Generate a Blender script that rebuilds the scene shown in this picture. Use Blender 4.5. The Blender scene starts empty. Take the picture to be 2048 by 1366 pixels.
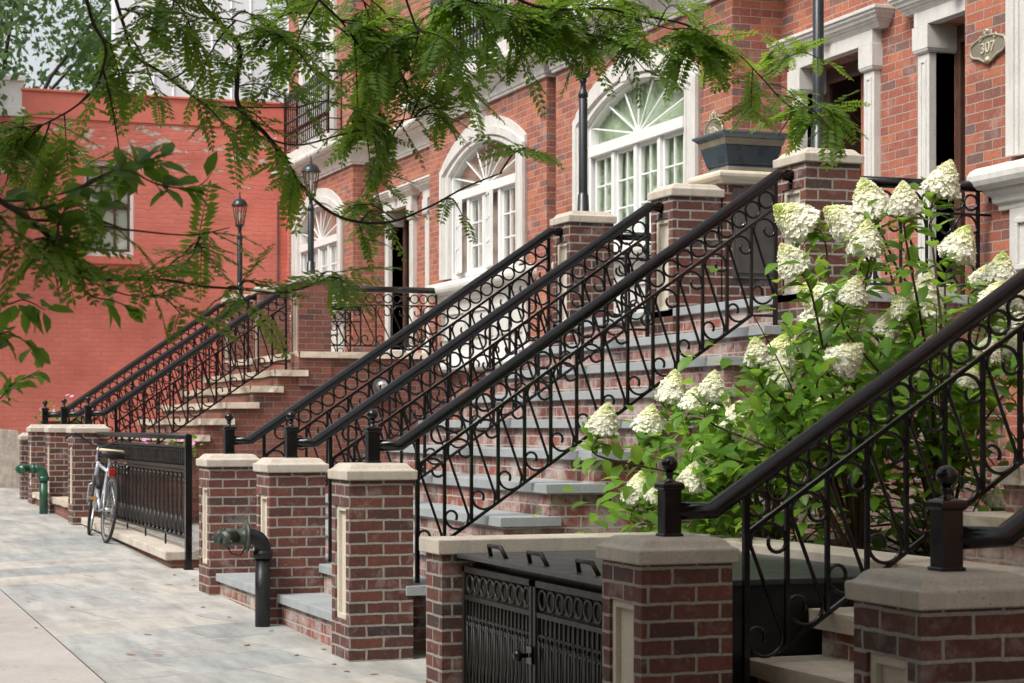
import bpy, math, random
from mathutils import Vector, Matrix
random.seed(7)
R = math.radians
SC = bpy.context.scene
COL = SC.collection

# ------------------------------------------------------------------ camera, sky, sun, exposure
F, CX, HY, EYE = 4000.0, 1024.0, 850.0, 1.7          # focal (px of the 2048 wide photo), centre, horizon row, eye height
TH = math.atan(1474 / F); CT, ST = math.cos(TH), math.sin(TH)
cd = bpy.data.cameras.new('camera'); cam = bpy.data.objects.new('camera', cd); COL.objects.link(cam)
cam.location = (0, 0, EYE); cam.rotation_euler = (R(90), 0, -TH)
cd.sensor_width = 36; cd.lens = F / 2048 * 36; cd.shift_y = (HY - 683) / 2048
cd.clip_start = .05; cd.clip_end = 800
cd.dof.use_dof = True; cd.dof.focus_distance = 11.5; cd.dof.aperture_fstop = 8
SC.camera = cam

SUN_EL, SUN_AZ = R(50), R(-111)                        # azimuth: angle from +Y towards +X of the sun's place in the sky
w = bpy.data.worlds.new('World'); SC.world = w; w.use_nodes = True
nt = w.node_tree; nt.nodes.clear()
sky = nt.nodes.new('ShaderNodeTexSky'); sky.sky_type = 'NISHITA'; sky.sun_disc = False
sky.sun_elevation = SUN_EL; sky.sun_rotation = SUN_AZ; sky.air_density = 1.2; sky.dust_density = 4.0; sky.ozone_density = .6
hs = nt.nodes.new('ShaderNodeHueSaturation'); hs.inputs['Saturation'].default_value = .28
bg = nt.nodes.new('ShaderNodeBackground'); bg.inputs['Strength'].default_value = .15
out = nt.nodes.new('ShaderNodeOutputWorld')
nt.links.new(sky.outputs[0], hs.inputs['Color']); nt.links.new(hs.outputs[0], bg.inputs[0]); nt.links.new(bg.outputs[0], out.inputs[0])
sl = bpy.data.lights.new('sun', 'SUN'); sl.energy = 2.25; sl.angle = R(24); sl.color = (1, .965, .91)
so = bpy.data.objects.new('sun', sl); COL.objects.link(so)
sd = Vector((math.sin(SUN_AZ) * math.cos(SUN_EL), math.cos(SUN_AZ) * math.cos(SUN_EL), math.sin(SUN_EL)))
so.rotation_euler = sd.to_track_quat('Z', 'Y').to_euler(); so.location = (-6, 4, 14)
SC.view_settings.view_transform = 'Standard'; SC.view_settings.look = 'None'; SC.view_settings.exposure = .50
SC.view_settings.gamma = 1
SC.cycles.max_bounces = 8; SC.cycles.transparent_max_bounces = 12

def at(x, y, d):
    """photo pixel + depth along the lens axis -> place in the street"""
    u = (x - CX) / F * d
    return Vector((d * ST + u * CT, d * CT - u * ST, EYE - (y - HY) / F * d))
def atY(x, y, Y):
    u = (x - CX) / F
    return at(x, y, Y / (CT - u * ST))
def gz(Y): return .44 + (Y-17.5)*.0164 if Y < 17.5 else .44 + (Y-17.5)*.0295 if Y < 25 else .661 + (Y-25)*.018                     # the pavement climbs gently away from the camera

# ------------------------------------------------------------------ mesh builder
class MB:
    def __init__(s): s.v = []; s.f = []; s.sm = []; s.uv = None
    def face(s, pts, smooth=False):
        n = len(s.v); s.v += [tuple(p) for p in pts]; s.f.append(tuple(range(n, n + len(pts)))); s.sm.append(smooth)
    def add(s, verts, faces, smooth=False):
        n = len(s.v); s.v += [tuple(p) for p in verts]
        for f in faces: s.f.append(tuple(n + i for i in f)); s.sm.append(smooth)
    def box(s, x0, x1, y0, y1, z0, z1):
        V = [(x0,y0,z0),(x1,y0,z0),(x1,y1,z0),(x0,y1,z0),(x0,y0,z1),(x1,y0,z1),(x1,y1,z1),(x0,y1,z1)]
        s.add(V, [(0,3,2,1),(4,5,6,7),(0,1,5,4),(1,2,6,5),(2,3,7,6),(3,0,4,7)]); return s
    def prism(s, poly, axis, a, b, smooth=False):
        """poly: 2-D points; axis 'x': (y,z), 'y': (x,z), 'z': (x,y)"""
        def P(p, t): return (t, p[0], p[1]) if axis == 'x' else (p[0], t, p[1]) if axis == 'y' else (p[0], p[1], t)
        n = len(poly); V = [P(p, a) for p in poly] + [P(p, b) for p in poly]
        A = sum(poly[i][0]*poly[(i+1)%n][1]-poly[(i+1)%n][0]*poly[i][1] for i in range(n))
        fl = (A > 0) ^ (axis == 'y') ^ (b < a)
        f0 = tuple(range(n)); f1 = tuple(range(n, 2*n)); sd_ = [(i, (i+1)%n, n+(i+1)%n, n+i) for i in range(n)]
        if fl: F_ = [f0[::-1], f1] + sd_
        else: F_ = [f0, f1[::-1]] + [t[::-1] for t in sd_]
        s.add(V, F_, False)
        if smooth:
            for i in range(len(s.sm) - n, len(s.sm)): s.sm[i] = True
        return s
    def tube(s, pts, r, n=8, closed=False, cap=True, smooth=True, up=None):
        pts = [Vector(p) for p in pts]; m = len(pts)
        rr = r if isinstance(r, (list, tuple)) else [r] * m
        ring = []; nrm = None
        for i in range(m):
            if closed: t = pts[(i+1) % m] - pts[i-1]
            else: t = pts[min(i+1, m-1)] - pts[max(i-1, 0)]
            if t.length < 1e-9: t = Vector((0,0,1))
            t.normalize()
            if nrm is None:
                a = Vector(up) if up else (Vector((0,0,1)) if abs(t.z) < .9 else Vector((0,1,0)))
                nrm = (a - t * a.dot(t)).normalized()
            else:
                nrm = nrm - t * nrm.dot(t)
                nrm = nrm.normalized() if nrm.length > 1e-6 else t.orthogonal().normalized()
            b = t.cross(nrm); k = 1.0
            if not closed and 0 < i < m - 1:
                d0 = (pts[i] - pts[i-1]).normalized(); k = min(1 / max(.4, t.dot(d0)), 2)
            off = math.pi / n if n == 4 else 0
            ring.append([pts[i] + (nrm * math.cos(off + 2*math.pi*j/n) + b * math.sin(off + 2*math.pi*j/n)) * rr[i] for j in range(n)])
        V = [p for rg in ring for p in rg]; Fc = []
        for i in range(m if closed else m - 1):
            i2 = (i + 1) % m
            for j in range(n): Fc.append((i*n+j, i*n+(j+1)%n, i2*n+(j+1)%n, i2*n+j))
        s.add(V, Fc, smooth and n > 4)
        if cap and not closed:
            k0 = len(s.v) - len(V); s.f.append(tuple(k0 + j for j in range(n))[::-1]); s.sm.append(False)
            s.f.append(tuple(k0 + (m-1)*n + j for j in range(n))); s.sm.append(False)
        return s
    def bar(s, a, b, w): return s.tube([a, b], w * .7071, 4)
    def lathe(s, prof, c, n=16, smooth=True, axis='z', rot=0):
        V = []; m = len(prof)
        for (r, z) in prof:
            for j in range(n):
                a = rot + 2*math.pi*j/n; x, y = r*math.cos(a), r*math.sin(a)
                p = (x, y, z) if axis == 'z' else (z, x, y) if axis == 'x' else (y, z, x)
                V.append((c[0]+p[0], c[1]+p[1], c[2]+p[2]))
        Fc = [(i*n+j, i*n+(j+1)%n, (i+1)*n+(j+1)%n, (i+1)*n+j) for i in range(m-1) for j in range(n)]
        Fc.append(tuple(range(n))[::-1]); Fc.append(tuple((m-1)*n+j for j in range(n)))
        k = len(s.f); s.add(V, Fc, smooth); s.sm[-1] = s.sm[-2] = False
        return s
    def torus(s, c, Rr, r, axis='y', n=20, k=6):
        pts = []
        for i in range(n):
            a = 2*math.pi*i/n; x, y = Rr*math.cos(a), Rr*math.sin(a)
            p = {'y': (x, 0, y), 'x': (0, x, y), 'z': (x, y, 0)}[axis]
            pts.append((c[0]+p[0], c[1]+p[1], c[2]+p[2]))
        return s.tube(pts, r, k, closed=True)
    def frustum(s, x0,x1,y0,y1,z0, X0,X1,Y0,Y1,z1):
        V = [(x0,y0,z0),(x1,y0,z0),(x1,y1,z0),(x0,y1,z0),(X0,Y0,z1),(X1,Y0,z1),(X1,Y1,z1),(X0,Y1,z1)]
        s.add(V, [(0,3,2,1),(4,5,6,7),(0,1,5,4),(1,2,6,5),(2,3,7,6),(3,0,4,7)]); return s
    def stack(s, x0, x1, y0, y1, prof):
        """rectangular moulded block: prof = [(outset, z), ...] from bottom to top"""
        V = []
        for o, z in prof: V += [(x0-o,y0-o,z),(x1+o,y0-o,z),(x1+o,y1+o,z),(x0-o,y1+o,z)]
        Fc = [(3,2,1,0)]; m = len(prof)
        for i in range(m-1):
            for j in range(4): Fc.append((i*4+j, i*4+(j+1)%4, i*4+4+(j+1)%4, i*4+4+j))
        Fc.append(tuple((m-1)*4+j for j in range(4))); s.add(V, Fc); return s
    def sweep(s, path, prof, smooth=False, cap=True):
        """moulding: profile (outset, z) carried with mitres along an XY path; outset is to the left of travel"""
        m = len(path); dirs = [(Vector(path[i+1]) - Vector(path[i])).normalized() for i in range(m-1)]
        V = []; k = len(prof)
        for i in range(m):
            n0 = dirs[max(i-1,0)]; n1 = dirs[min(i,m-2)]
            a = Vector((-n0.y, n0.x)); b = Vector((-n1.y, n1.x)); q = (a + b); q = q / max(.2, q.dot(a))
            for o, z in prof: V.append((path[i][0] + q.x*o, path[i][1] + q.y*o, z))
        Fc = [(i*k+j, i*k+j+1, (i+1)*k+j+1, (i+1)*k+j) for i in range(m-1) for j in range(k-1)]
        s.add(V, Fc, smooth)
        if cap: s.add(V[:k], [tuple(range(k))]); s.add(V[-k:], [tuple(range(k))[::-1]])
        return s
    def build(s, name, mat, parent=None, bevel=0, kind=None, seg=2, solid=0):
        o0 = ORG.get(parent.name, Vector()) if parent else Vector()
        me = bpy.data.meshes.new(name); me.from_pydata([(p[0]-o0.x, p[1]-o0.y, p[2]-o0.z) for p in s.v], [], s.f)
        me.polygons.foreach_set('use_smooth', s.sm)
        uvl = me.uv_layers.new(name='UVMap'); uvs = [0.0] * (2 * len(me.loops))
        for p in me.polygons:
            nx, ny, nz = abs(p.normal.x), abs(p.normal.y), abs(p.normal.z)
            for li in p.loop_indices:
                c = s.v[me.loops[li].vertex_index]
                if nz > .8: a, b = c[0], c[1]
                else: a, b = c[0] - c[1], c[2]
                uvs[2*li] = a; uvs[2*li+1] = b
        uvl.data.foreach_set('uv', uvs)
        if s.uv is not None:
            at_ = me.attributes.new('tint', 'FLOAT', 'FACE'); at_.data.foreach_set('value', s.uv)
        me.materials.append(mat); me.update()
        ob = bpy.data.objects.new(name, me); COL.objects.link(ob)
        ORG[ob.name] = o0
        if parent: ob.parent = parent
        if bevel:
            bm = ob.modifiers.new('bevel', 'BEVEL'); bm.width = bevel; bm.segments = seg; bm.limit_method = 'ANGLE'; bm.angle_limit = R(35)
        if kind: ob['kind'] = kind
        return ob
ORG = {}
def thing(name, loc, label, cat, group=None):
    o = bpy.data.objects.new(name, None); COL.objects.link(o); o.location = loc; o.empty_display_size = .1
    ORG[o.name] = Vector(loc); o['label'] = label; o['category'] = cat
    if group: o['group'] = group
    return o
def tag(o, label, cat, group=None):
    o['label'] = label; o['category'] = cat
    if group: o['group'] = group
    return o
def inst(src, name, parent, loc, rot=None, scale=None):
    """another part sharing src's mesh"""
    o = bpy.data.objects.new(name, src.data); COL.objects.link(o); o.parent = parent; o.location = loc
    if rot: o.rotation_euler = rot
    if scale: o.scale = scale
    for m in src.modifiers:
        q = o.modifiers.new(m.name, m.type)
        if m.type == 'BEVEL': q.width = m.width; q.segments = m.segments; q.limit_method = m.limit_method; q.angle_limit = m.angle_limit
    ORG[o.name] = ORG.get(parent.name, Vector())
    return o

# ------------------------------------------------------------------ materials
def newmat(name):
    m = bpy.data.materials.new(name); m.use_nodes = True; n = m.node_tree
    for q in list(n.nodes): n.nodes.remove(q)
    o = n.nodes.new('ShaderNodeOutputMaterial'); b = n.nodes.new('ShaderNodeBsdfPrincipled'); n.links.new(b.outputs[0], o.inputs[0])
    return m, n, b, o
def N(n, t, **k):
    q = n.nodes.new(t)
    for a, v in k.items():
        if a.startswith('i_'): q.inputs[a[2:].replace('_', ' ')].default_value = v
        else: setattr(q, a, v)
    return q
def L(n, a, b): n.links.new(a, b)
def ramp(n, stops, interp='LINEAR'):
    r = n.nodes.new('ShaderNodeValToRGB'); e = r.color_ramp.elements; r.color_ramp.interpolation = interp
    while len(e) < len(stops): e.new(.5)
    for q, (p, c) in zip(e, stops): q.position = p; q.color = (c[0], c[1], c[2], 1) if not isinstance(c, (int, float)) else (c, c, c, 1)
    return r
def mix(n, a, b, fac, mode='MIX'):
    q = n.nodes.new('ShaderNodeMix'); q.data_type = 'RGBA'; q.blend_type = mode; q.clamp_factor = True
    for s_, v in ((q.inputs[0], fac), (q.inputs[6], a), (q.inputs[7], b)):
        if hasattr(v, 'is_linked'): L(n, v, s_)
        elif isinstance(v, (int, float)): s_.default_value = v if s_.type == 'VALUE' else (v, v, v, 1)
        else: s_.default_value = (v[0], v[1], v[2], 1)
    return q.outputs[2]
def mth(n, op, a, b=None):
    q = n.nodes.new('ShaderNodeMath'); q.operation = op
    for i, v in enumerate((a, b)):
        if v is None: continue
        if hasattr(v, 'is_linked'): L(n, v, q.inputs[i])
        else: q.inputs[i].default_value = v
    return q.outputs[0]
def pos(n): return n.nodes.new('ShaderNodeNewGeometry').outputs['Position']
def noise(n, vec, scale, detail=4, rough=.55):
    q = N(n, 'ShaderNodeTexNoise', i_Scale=scale, i_Detail=detail, i_Roughness=rough)
    if vec is not None: L(n, vec, q.inputs['Vector'])
    return q
def bump(n, h, b, strength=.5, dist=.01, prev=None):
    q = N(n, 'ShaderNodeBump', i_Strength=strength, i_Distance=dist); L(n, h, q.inputs['Height'])
    if prev: L(n, prev, q.inputs['Normal'])
    L(n, q.outputs[0], b.inputs['Normal']); return q.outputs[0]

def brick_mat(name, cols, mortar, mw=.0105, haze=0, hazecol=(.62,.58,.54), tone=1.0, rough=.82, dark=0):
    m, n, b, o = newmat(name)
    uv = N(n, 'ShaderNodeUVMap', uv_map='UVMap').outputs[0]; P = pos(n)
    wob = noise(n, P, 14, 3); wv = N(n, 'ShaderNodeVectorMath', operation='SCALE'); wv.inputs['Scale'].default_value = .012
    sb = N(n, 'ShaderNodeVectorMath', operation='SUBTRACT'); L(n, wob.outputs['Color'], sb.inputs[0]); sb.inputs[1].default_value = (.5,.5,.5)
    L(n, sb.outputs[0], wv.inputs[0]); ad = N(n, 'ShaderNodeVectorMath', operation='ADD'); L(n, uv, ad.inputs[0]); L(n, wv.outputs[0], ad.inputs[1])
    bt = N(n, 'ShaderNodeTexBrick', offset=.5); L(n, ad.outputs[0], bt.inputs['Vector'])
    for k, v in (('Scale',1),('Mortar Size',mw/2),('Mortar Smooth',.25),('Bias',0),('Brick Width',.203),('Row Height',.0677)): bt.inputs[k].default_value = v
    bt.inputs['Color1'].default_value = (0,0,0,1); bt.inputs['Color2'].default_value = (1,1,1,1); bt.inputs['Mortar'].default_value = (.5,.5,.5,1)
    k = len(cols); rp = ramp(n, [(i/(k-1), c) for i, c in enumerate(cols)]); L(n, bt.outputs['Color'], rp.inputs[0])
    nz = noise(n, P, 45, 5, .65); sp = ramp(n, [(.3,.72),(.7,1.18)]); L(n, nz.outputs[0], sp.inputs[0])
    c = mix(n, rp.outputs[0], sp.outputs[0], 1, 'MULTIPLY')
    big = noise(n, P, 1.3, 4); bs = ramp(n, [(.3,.84),(.7,1.12)]); L(n, big.outputs[0], bs.inputs[0]); c = mix(n, c, bs.outputs[0], 1, 'MULTIPLY')
    mn = noise(n, P, 60, 4); ms = ramp(n, [(.3,.75),(.75,1.15)]); L(n, mn.outputs[0], ms.inputs[0])
    mc = mix(n, mortar, ms.outputs[0], 1, 'MULTIPLY')
    # mortar smear and lime bloom: patchy, with its own outline
    hz = noise(n, P, 4.5, 7, .72); hr = ramp(n, [(.60-.22*haze,0),(.76-.14*haze,1)]); L(n, hz.outputs[0], hr.inputs[0])
    if haze: c = mix(n, c, hazecol, mth(n, 'MULTIPLY', hr.outputs[0], haze))
    sm = noise(n, P, 26, 4, .7); sr = ramp(n, [(.60,0),(.72,.55)]); L(n, sm.outputs[0], sr.inputs[0]); c = mix(n, c, mortar, mth(n, 'MULTIPLY', sr.outputs[0], .6))
    c = mix(n, c, mc, bt.outputs['Fac'])
    if dark:
        dn = noise(n, P, 2.2, 5, .65); dr = ramp(n, [(.5,0),(.75,dark)]); L(n, dn.outputs[0], dr.inputs[0]); c = mix(n, c, (.035,.03,.026), dr.outputs[0])
    if tone != 1: c = mix(n, c, (tone,tone,tone), 1, 'MULTIPLY')
    L(n, c, b.inputs['Base Color']); b.inputs['Roughness'].default_value = rough
    inv = mth(n, 'SUBTRACT', 1, bt.outputs['Fac']); h = mth(n, 'ADD', inv, mth(n, 'MULTIPLY', nz.outputs[0], .35))
    bump(n, h, b, .9, .007); return m

def stone_mat(name, col, var=.12, pit=0, rough=.75, dirt=0, dirtcol=(.16,.14,.11), bscale=1.0, fine=90):
    m, n, b, o = newmat(name); P = pos(n)
    a = noise(n, P, 3.2*bscale, 6, .6); r_ = ramp(n, [(.28,1-var),(.72,1+var)]); L(n, a.outputs[0], r_.inputs[0]); c = mix(n, col, r_.outputs[0], 1, 'MULTIPLY')
    f = noise(n, P, fine, 4, .7); fr = ramp(n, [(.3,.88),(.7,1.1)]); L(n, f.outputs[0], fr.inputs[0]); c = mix(n, c, fr.outputs[0], 1, 'MULTIPLY')
    h = mth(n, 'MULTIPLY', f.outputs[0], .5)
    if pit:
        v = noise(n, P, 130, 2, .5); pr = ramp(n, [(.30,1),(.37,0)]); L(n, v.outputs[0], pr.inputs[0])
        c = mix(n, c, tuple(k*.42 for k in col), mth(n, 'MULTIPLY', pr.outputs[0], pit)); h = mth(n, 'SUBTRACT', h, mth(n, 'MULTIPLY', pr.outputs[0], .8))
    if dirt:
        mp = N(n, 'ShaderNodeMapping'); mp.inputs['Scale'].default_value = (5, 5, 1.1); L(n, P, mp.inputs[0])
        d = noise(n, mp.outputs[0], 2.2, 7, .7); dr = ramp(n, [(.48,0),(.78,dirt)]); L(n, d.outputs[0], dr.inputs[0]); c = mix(n, c, dirtcol, dr.outputs[0])
    L(n, c, b.inputs['Base Color']); b.inputs['Roughness'].default_value = rough
    bump(n, h, b, .5, .004); return m

def paint_mat(name, col, rough=.4, metal=0, var=.1, coat=0, bmp=.15, bs=60, spec=.5, dust=0):
    m, n, b, o = newmat(name); P = pos(n)
    a = noise(n, P, 9, 5, .6); r_ = ramp(n, [(.3,1-var),(.7,1+var)]); L(n, a.outputs[0], r_.inputs[0]); c = mix(n, col, r_.outputs[0], 1, 'MULTIPLY')
    if dust:
        d = noise(n, P, 22, 6, .7); dr = ramp(n, [(.5,0),(.8,dust)]); L(n, d.outputs[0], dr.inputs[0]); c = mix(n, c, (.20,.19,.17), dr.outputs[0])
    L(n, c, b.inputs['Base Color']); b.inputs['Metallic'].default_value = metal
    rr = ramp(n, [(.3,max(.04,rough-.08)),(.7,min(1,rough+.1))]); L(n, a.outputs[0], rr.inputs[0]); L(n, rr.outputs[0], b.inputs['Roughness'])
    b.inputs['Specular IOR Level'].default_value = spec
    if coat: b.inputs['Coat Weight'].default_value = coat; b.inputs['Coat Roughness'].default_value = .12
    f = noise(n, P, bs, 3); bump(n, f.outputs[0], b, bmp, .003); return m

def leaf_mat(name, c1, c2, trans=.35, tcol=(.30,.50,.05), rough=.45):
    m, n, b, o = newmat(name)
    an = N(n, 'ShaderNodeAttribute', attribute_name='tint'); rp = ramp(n, [(0,c1),(1,c2)]); L(n, an.outputs['Fac'], rp.inputs[0])
    L(n, rp.outputs[0], b.inputs['Base Color']); b.inputs['Roughness'].default_value = rough; b.inputs['Specular IOR Level'].default_value = .35
    t = N(n, 'ShaderNodeBsdfTranslucent'); tc = mix(n, rp.outputs[0], tcol, .55); L(n, tc, t.inputs[0])
    mx = N(n, 'ShaderNodeMixShader'); mx.inputs[0].default_value = trans; L(n, b.outputs[0], mx.inputs[1]); L(n, t.outputs[0], mx.inputs[2]); L(n, mx.outputs[0], o.inputs[0])
    return m

M = {}
M['brick_facade'] = brick_mat('brick_facade', [(.17,.095,.085),(.30,.092,.058),(.36,.115,.068),(.44,.148,.078),(.34,.105,.064),(.27,.085,.062),(.42,.14,.075)], (.37,.31,.255), .0095, haze=.3)
M['brick_pier'] = brick_mat('brick_pier', [(.045,.030,.027),(.135,.044,.031),(.10,.036,.028),(.17,.056,.037),(.075,.033,.028),(.14,.046,.032)], (.33,.305,.265), .0145, haze=.3, dark=.25)
M['brick_stoop'] = brick_mat('brick_stoop', [(.11,.05,.04),(.25,.075,.05),(.20,.06,.045),(.28,.085,.055),(.17,.055,.045)], (.42,.385,.345), .0125, haze=.75, hazecol=(.54,.50,.46))
M['brick_brown'] = brick_mat('brick_brown', [(.10,.05,.04),(.22,.075,.05),(.18,.06,.042),(.25,.085,.055),(.15,.055,.042),(.20,.07,.05)], (.24,.20,.165), .009, haze=.10)
M['limestone'] = stone_mat('limestone', (.60,.585,.55), .08, .06, .7, .5, (.33,.31,.27))
M['cast_stone'] = stone_mat('cast_stone', (.49,.44,.365), .15, .65, .85, .55, (.24,.20,.155))
M['cream_stone'] = stone_mat('cream_stone', (.62,.56,.44), .08, .1, .7, .2, (.34,.29,.22))
M['bluestone'] = stone_mat('bluestone', (.30,.325,.33), .16, 0, .7, .25, (.42,.40,.37))
M['rough_stone'] = stone_mat('rough_stone', (.50,.43,.34), .2, .25, .9, .45, (.22,.19,.15), 2.2, 60)
M['panel_stone'] = stone_mat('panel_stone', (.58,.52,.43), .1, .2, .8, .3, (.32,.27,.21))
M['iron'] = paint_mat('black_iron', (.0035,.0035,.004), .2, 0, .3, 0, .05, 60, .5, .01)
M['lamp_iron'] = paint_mat('lamp_iron', (.012,.017,.020), .3, 0, .2, 0, .1)
M['cast_iron'] = paint_mat('cast_iron', (.016,.0145,.013), .45, 0, .35, 0, .4, 60, .4, .09)
M['sheet_metal'] = paint_mat('sheet_metal', (.010,.011,.012), .42, 0, .3, 0, .3, 20, .5, .10)
M['white_paint'] = paint_mat('white_paint', (.72,.725,.71), .4, 0, .04, 0, .05)
M['door_wood'] = paint_mat('door_wood', (.36,.14,.09), .42, 0, .18, .1, .2)
M['dark_wood'] = paint_mat('dark_wood', (.085,.042,.03), .45, 0, .2, .1, .2)
M['interior'] = paint_mat('interior', (.30,.27,.22), .9, 0, .2)
M['bronze'] = paint_mat('bronze', (.23,.205,.155), .55, .2, .2, 0, .3)
M['bronze_light'] = paint_mat('bronze_light', (.40,.36,.26), .45, .3, .15)
M['numeral'] = paint_mat('numeral', (.56,.50,.37), .5, .1, .08)
M['metal_door'] = paint_mat('metal_door', (.075,.070,.066), .5, .2, .2, 0, .2, 40, .5, .2)
M['blue_glaze'] = paint_mat('blue_glaze', (.030,.050,.066), .3, 0, .3, .4, .2, 30, .5, .15)
M['blue_rim'] = paint_mat('blue_rim', (.06,.085,.105), .3, 0, .25, .4, .2, 30)
M['green_paint'] = paint_mat('green_paint', (.012,.075,.042), .3, 0, .2, .3, .2)
M['pipe_black'] = paint_mat('pipe_black', (.016,.018,.018), .4, .2, .3, 0, .4, 40, .5, .1)
M['verdigris'] = paint_mat('verdigris', (.065,.078,.062), .5, .5, .35, 0, .4, 60, .5, .35)
M['steel'] = paint_mat('steel', (.60,.61,.62), .28, .85, .1)
M['bike_paint'] = paint_mat('bike_paint', (.42,.45,.50), .25, .3, .1, .4)
M['rubber'] = paint_mat('rubber', (.022,.021,.020), .7, 0, .2, 0, .2)
M['grey_tyre'] = paint_mat('grey_tyre', (.16,.155,.145), .7, 0, .2, 0, .2)
M['saddle'] = paint_mat('saddle', (.018,.016,.015), .4, 0, .2)
M['tan_vinyl'] = paint_mat('tan_vinyl', (.55,.46,.30), .45, 0, .1)
M['red_lens'] = paint_mat('red_lens', (.30,.015,.012), .2, 0, .1, .5)
M['amber'] = paint_mat('amber', (.65,.25,.02), .25, 0, .1, .3)
M['bark'] = stone_mat('bark', (.045,.034,.026), .35, 0, .95, .3, (.02,.017,.014), 3)
M['twig'] = stone_mat('twig', (.085,.05,.03), .25, 0, .8, .2)
M['soil'] = stone_mat('soil', (.045,.034,.025), .4, 0, 1, 0)
M['asphalt'] = stone_mat('asphalt', (.055,.055,.056), .2, 0, .9, 0)
M['curtain'] = paint_mat('curtain', (.42,.48,.37), .9, 0, .1)
M['dusty_curtain'] = paint_mat('dusty_curtain', (.34,.25,.23), .9, 0, .1)
M['white_shade'] = paint_mat('white_shade', (.55,.58,.54), .9, 0, .05)
M['roofing'] = paint_mat('roofing', (.07,.07,.07), .9)
M['siding'] = paint_mat('siding', (.86,.865,.87), .45, .0, .03)
M['wire'] = paint_mat('wire', (.02,.02,.02), .5)

def glass_mat(name, tint, refl):
    m, n, b, o = newmat(name); n.nodes.remove(b)
    t = N(n, 'ShaderNodeBsdfTransparent'); t.inputs[0].default_value = (*tint, 1)
    g = N(n, 'ShaderNodeBsdfGlossy'); g.inputs['Roughness'].default_value = .015; g.inputs[0].default_value = (1,1,1,1)
    w_ = noise(n, pos(n), 1.6, 2); bp = N(n, 'ShaderNodeBump', i_Strength=.05, i_Distance=.02); L(n, w_.outputs[0], bp.inputs['Height']); L(n, bp.outputs[0], g.inputs['Normal'])
    lw = N(n, 'ShaderNodeLayerWeight', i_Blend=.5); pw_ = mth(n, 'POWER', lw.outputs['Facing'], 5); f0 = ((refl-1)/(refl+1))**2; fr = N(n, 'ShaderNodeMath', operation='MULTIPLY_ADD'); L(n, pw_, fr.inputs[0]); fr.inputs[1].default_value = 1-f0; fr.inputs[2].default_value = f0; mx = N(n, 'ShaderNodeMixShader'); L(n, fr.outputs[0], mx.inputs[0]); L(n, t.outputs[0], mx.inputs[1]); L(n, g.outputs[0], mx.inputs[2]); L(n, mx.outputs[0], o.inputs[0])
    return m
M['glass'] = glass_mat('glass', (.95,.975,.94), 1.75)
M['lamp_glass'] = glass_mat('lamp_glass', (.92,.92,.88), 1.5)

# painted brick of the red building
m, n, b, o = newmat('red_painted_brick'); M['red_paint'] = m
uv = N(n, 'ShaderNodeUVMap', uv_map='UVMap').outputs[0]; P = pos(n)
wob = noise(n, P, 5, 4); wv = N(n, 'ShaderNodeVectorMath', operation='SCALE'); wv.inputs['Scale'].default_value = .06
L(n, wob.outputs['Color'], wv.inputs[0]); ad = N(n, 'ShaderNodeVectorMath', operation='ADD'); L(n, uv, ad.inputs[0]); L(n, wv.outputs[0], ad.inputs[1])
bt = N(n, 'ShaderNodeTexBrick', offset=.5); L(n, ad.outputs[0], bt.inputs['Vector'])
for k, v in (('Scale',1),('Mortar Size',.007),('Mortar Smooth',.6),('Brick Width',.205),('Row Height',.071)): bt.inputs[k].default_value = v
bt.inputs['Color1'].default_value = (.94,.94,.94,1); bt.inputs['Color2'].default_value = (1.04,1.04,1.04,1); bt.inputs['Mortar'].default_value = (.97,.97,.97,1)
a = noise(n, P, .9, 5); ar = ramp(n, [(.3,(.55,.140,.100)),(.7,(.67,.20,.145))]); L(n, a.outputs[0], ar.inputs[0])
c = mix(n, ar.outputs[0], bt.outputs['Color'], 1, 'MULTIPLY')
mp = N(n, 'ShaderNodeMapping'); mp.inputs['Scale'].default_value = (2.6, 2.6, 7.5); L(n, P, mp.inputs[0])
pe = noise(n, mp.outputs[0], 1.15, 6, .6); sx = N(n, 'ShaderNodeSeparateXYZ'); L(n, P, sx.inputs[0])
hz = N(n, 'ShaderNodeMapRange'); L(n, sx.outputs[2], hz.inputs[0]); hz.inputs[1].default_value = 4.6; hz.inputs[2].default_value = 5.9
pk = mth(n, 'ADD', pe.outputs[0], mth(n, 'MULTIPLY', hz.outputs[0], .155))
pr = ramp(n, [(.726,0),(.738,1)]); L(n, pk, pr.inputs[0])
pc = noise(n, P, 9, 3); pcr = ramp(n, [(.35,(.34,.25,.18)),(.5,(.58,.50,.42)),(.65,(.26,.22,.14))]); L(n, pc.outputs[0], pcr.inputs[0])
c = mix(n, c, pcr.outputs[0], pr.outputs[0]); fd = noise(n, P, .55, 6, .65); fdr = ramp(n, [(.35,(.80,.78,.78)),(.65,(1.12,1.14,1.16))]); L(n, fd.outputs[0], fdr.inputs[0]); c = mix(n, c, fdr.outputs[0], 1, 'MULTIPLY'); L(n, c, b.inputs['Base Color']); b.inputs['Roughness'].default_value = .62
fz = noise(n, P, 30, 4); h = mth(n, 'ADD', mth(n, 'SUBTRACT', 1, bt.outputs['Fac']), mth(n, 'ADD', mth(n, 'MULTIPLY', fz.outputs[0], .5), mth(n, 'MULTIPLY', wob.outputs[0], 1.6)))
h = mth(n, 'SUBTRACT', h, mth(n, 'MULTIPLY', pr.outputs[0], 1.2)); bump(n, h, b, .6, .012)
M['red_flat'] = paint_mat('red_flat', (.57,.155,.11), .55, 0, .08, 0, .2)
M['parge'] = stone_mat('parge', (.50,.455,.39), .3, .3, .95, .6, (.20,.13,.10), 3, 40)

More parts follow.
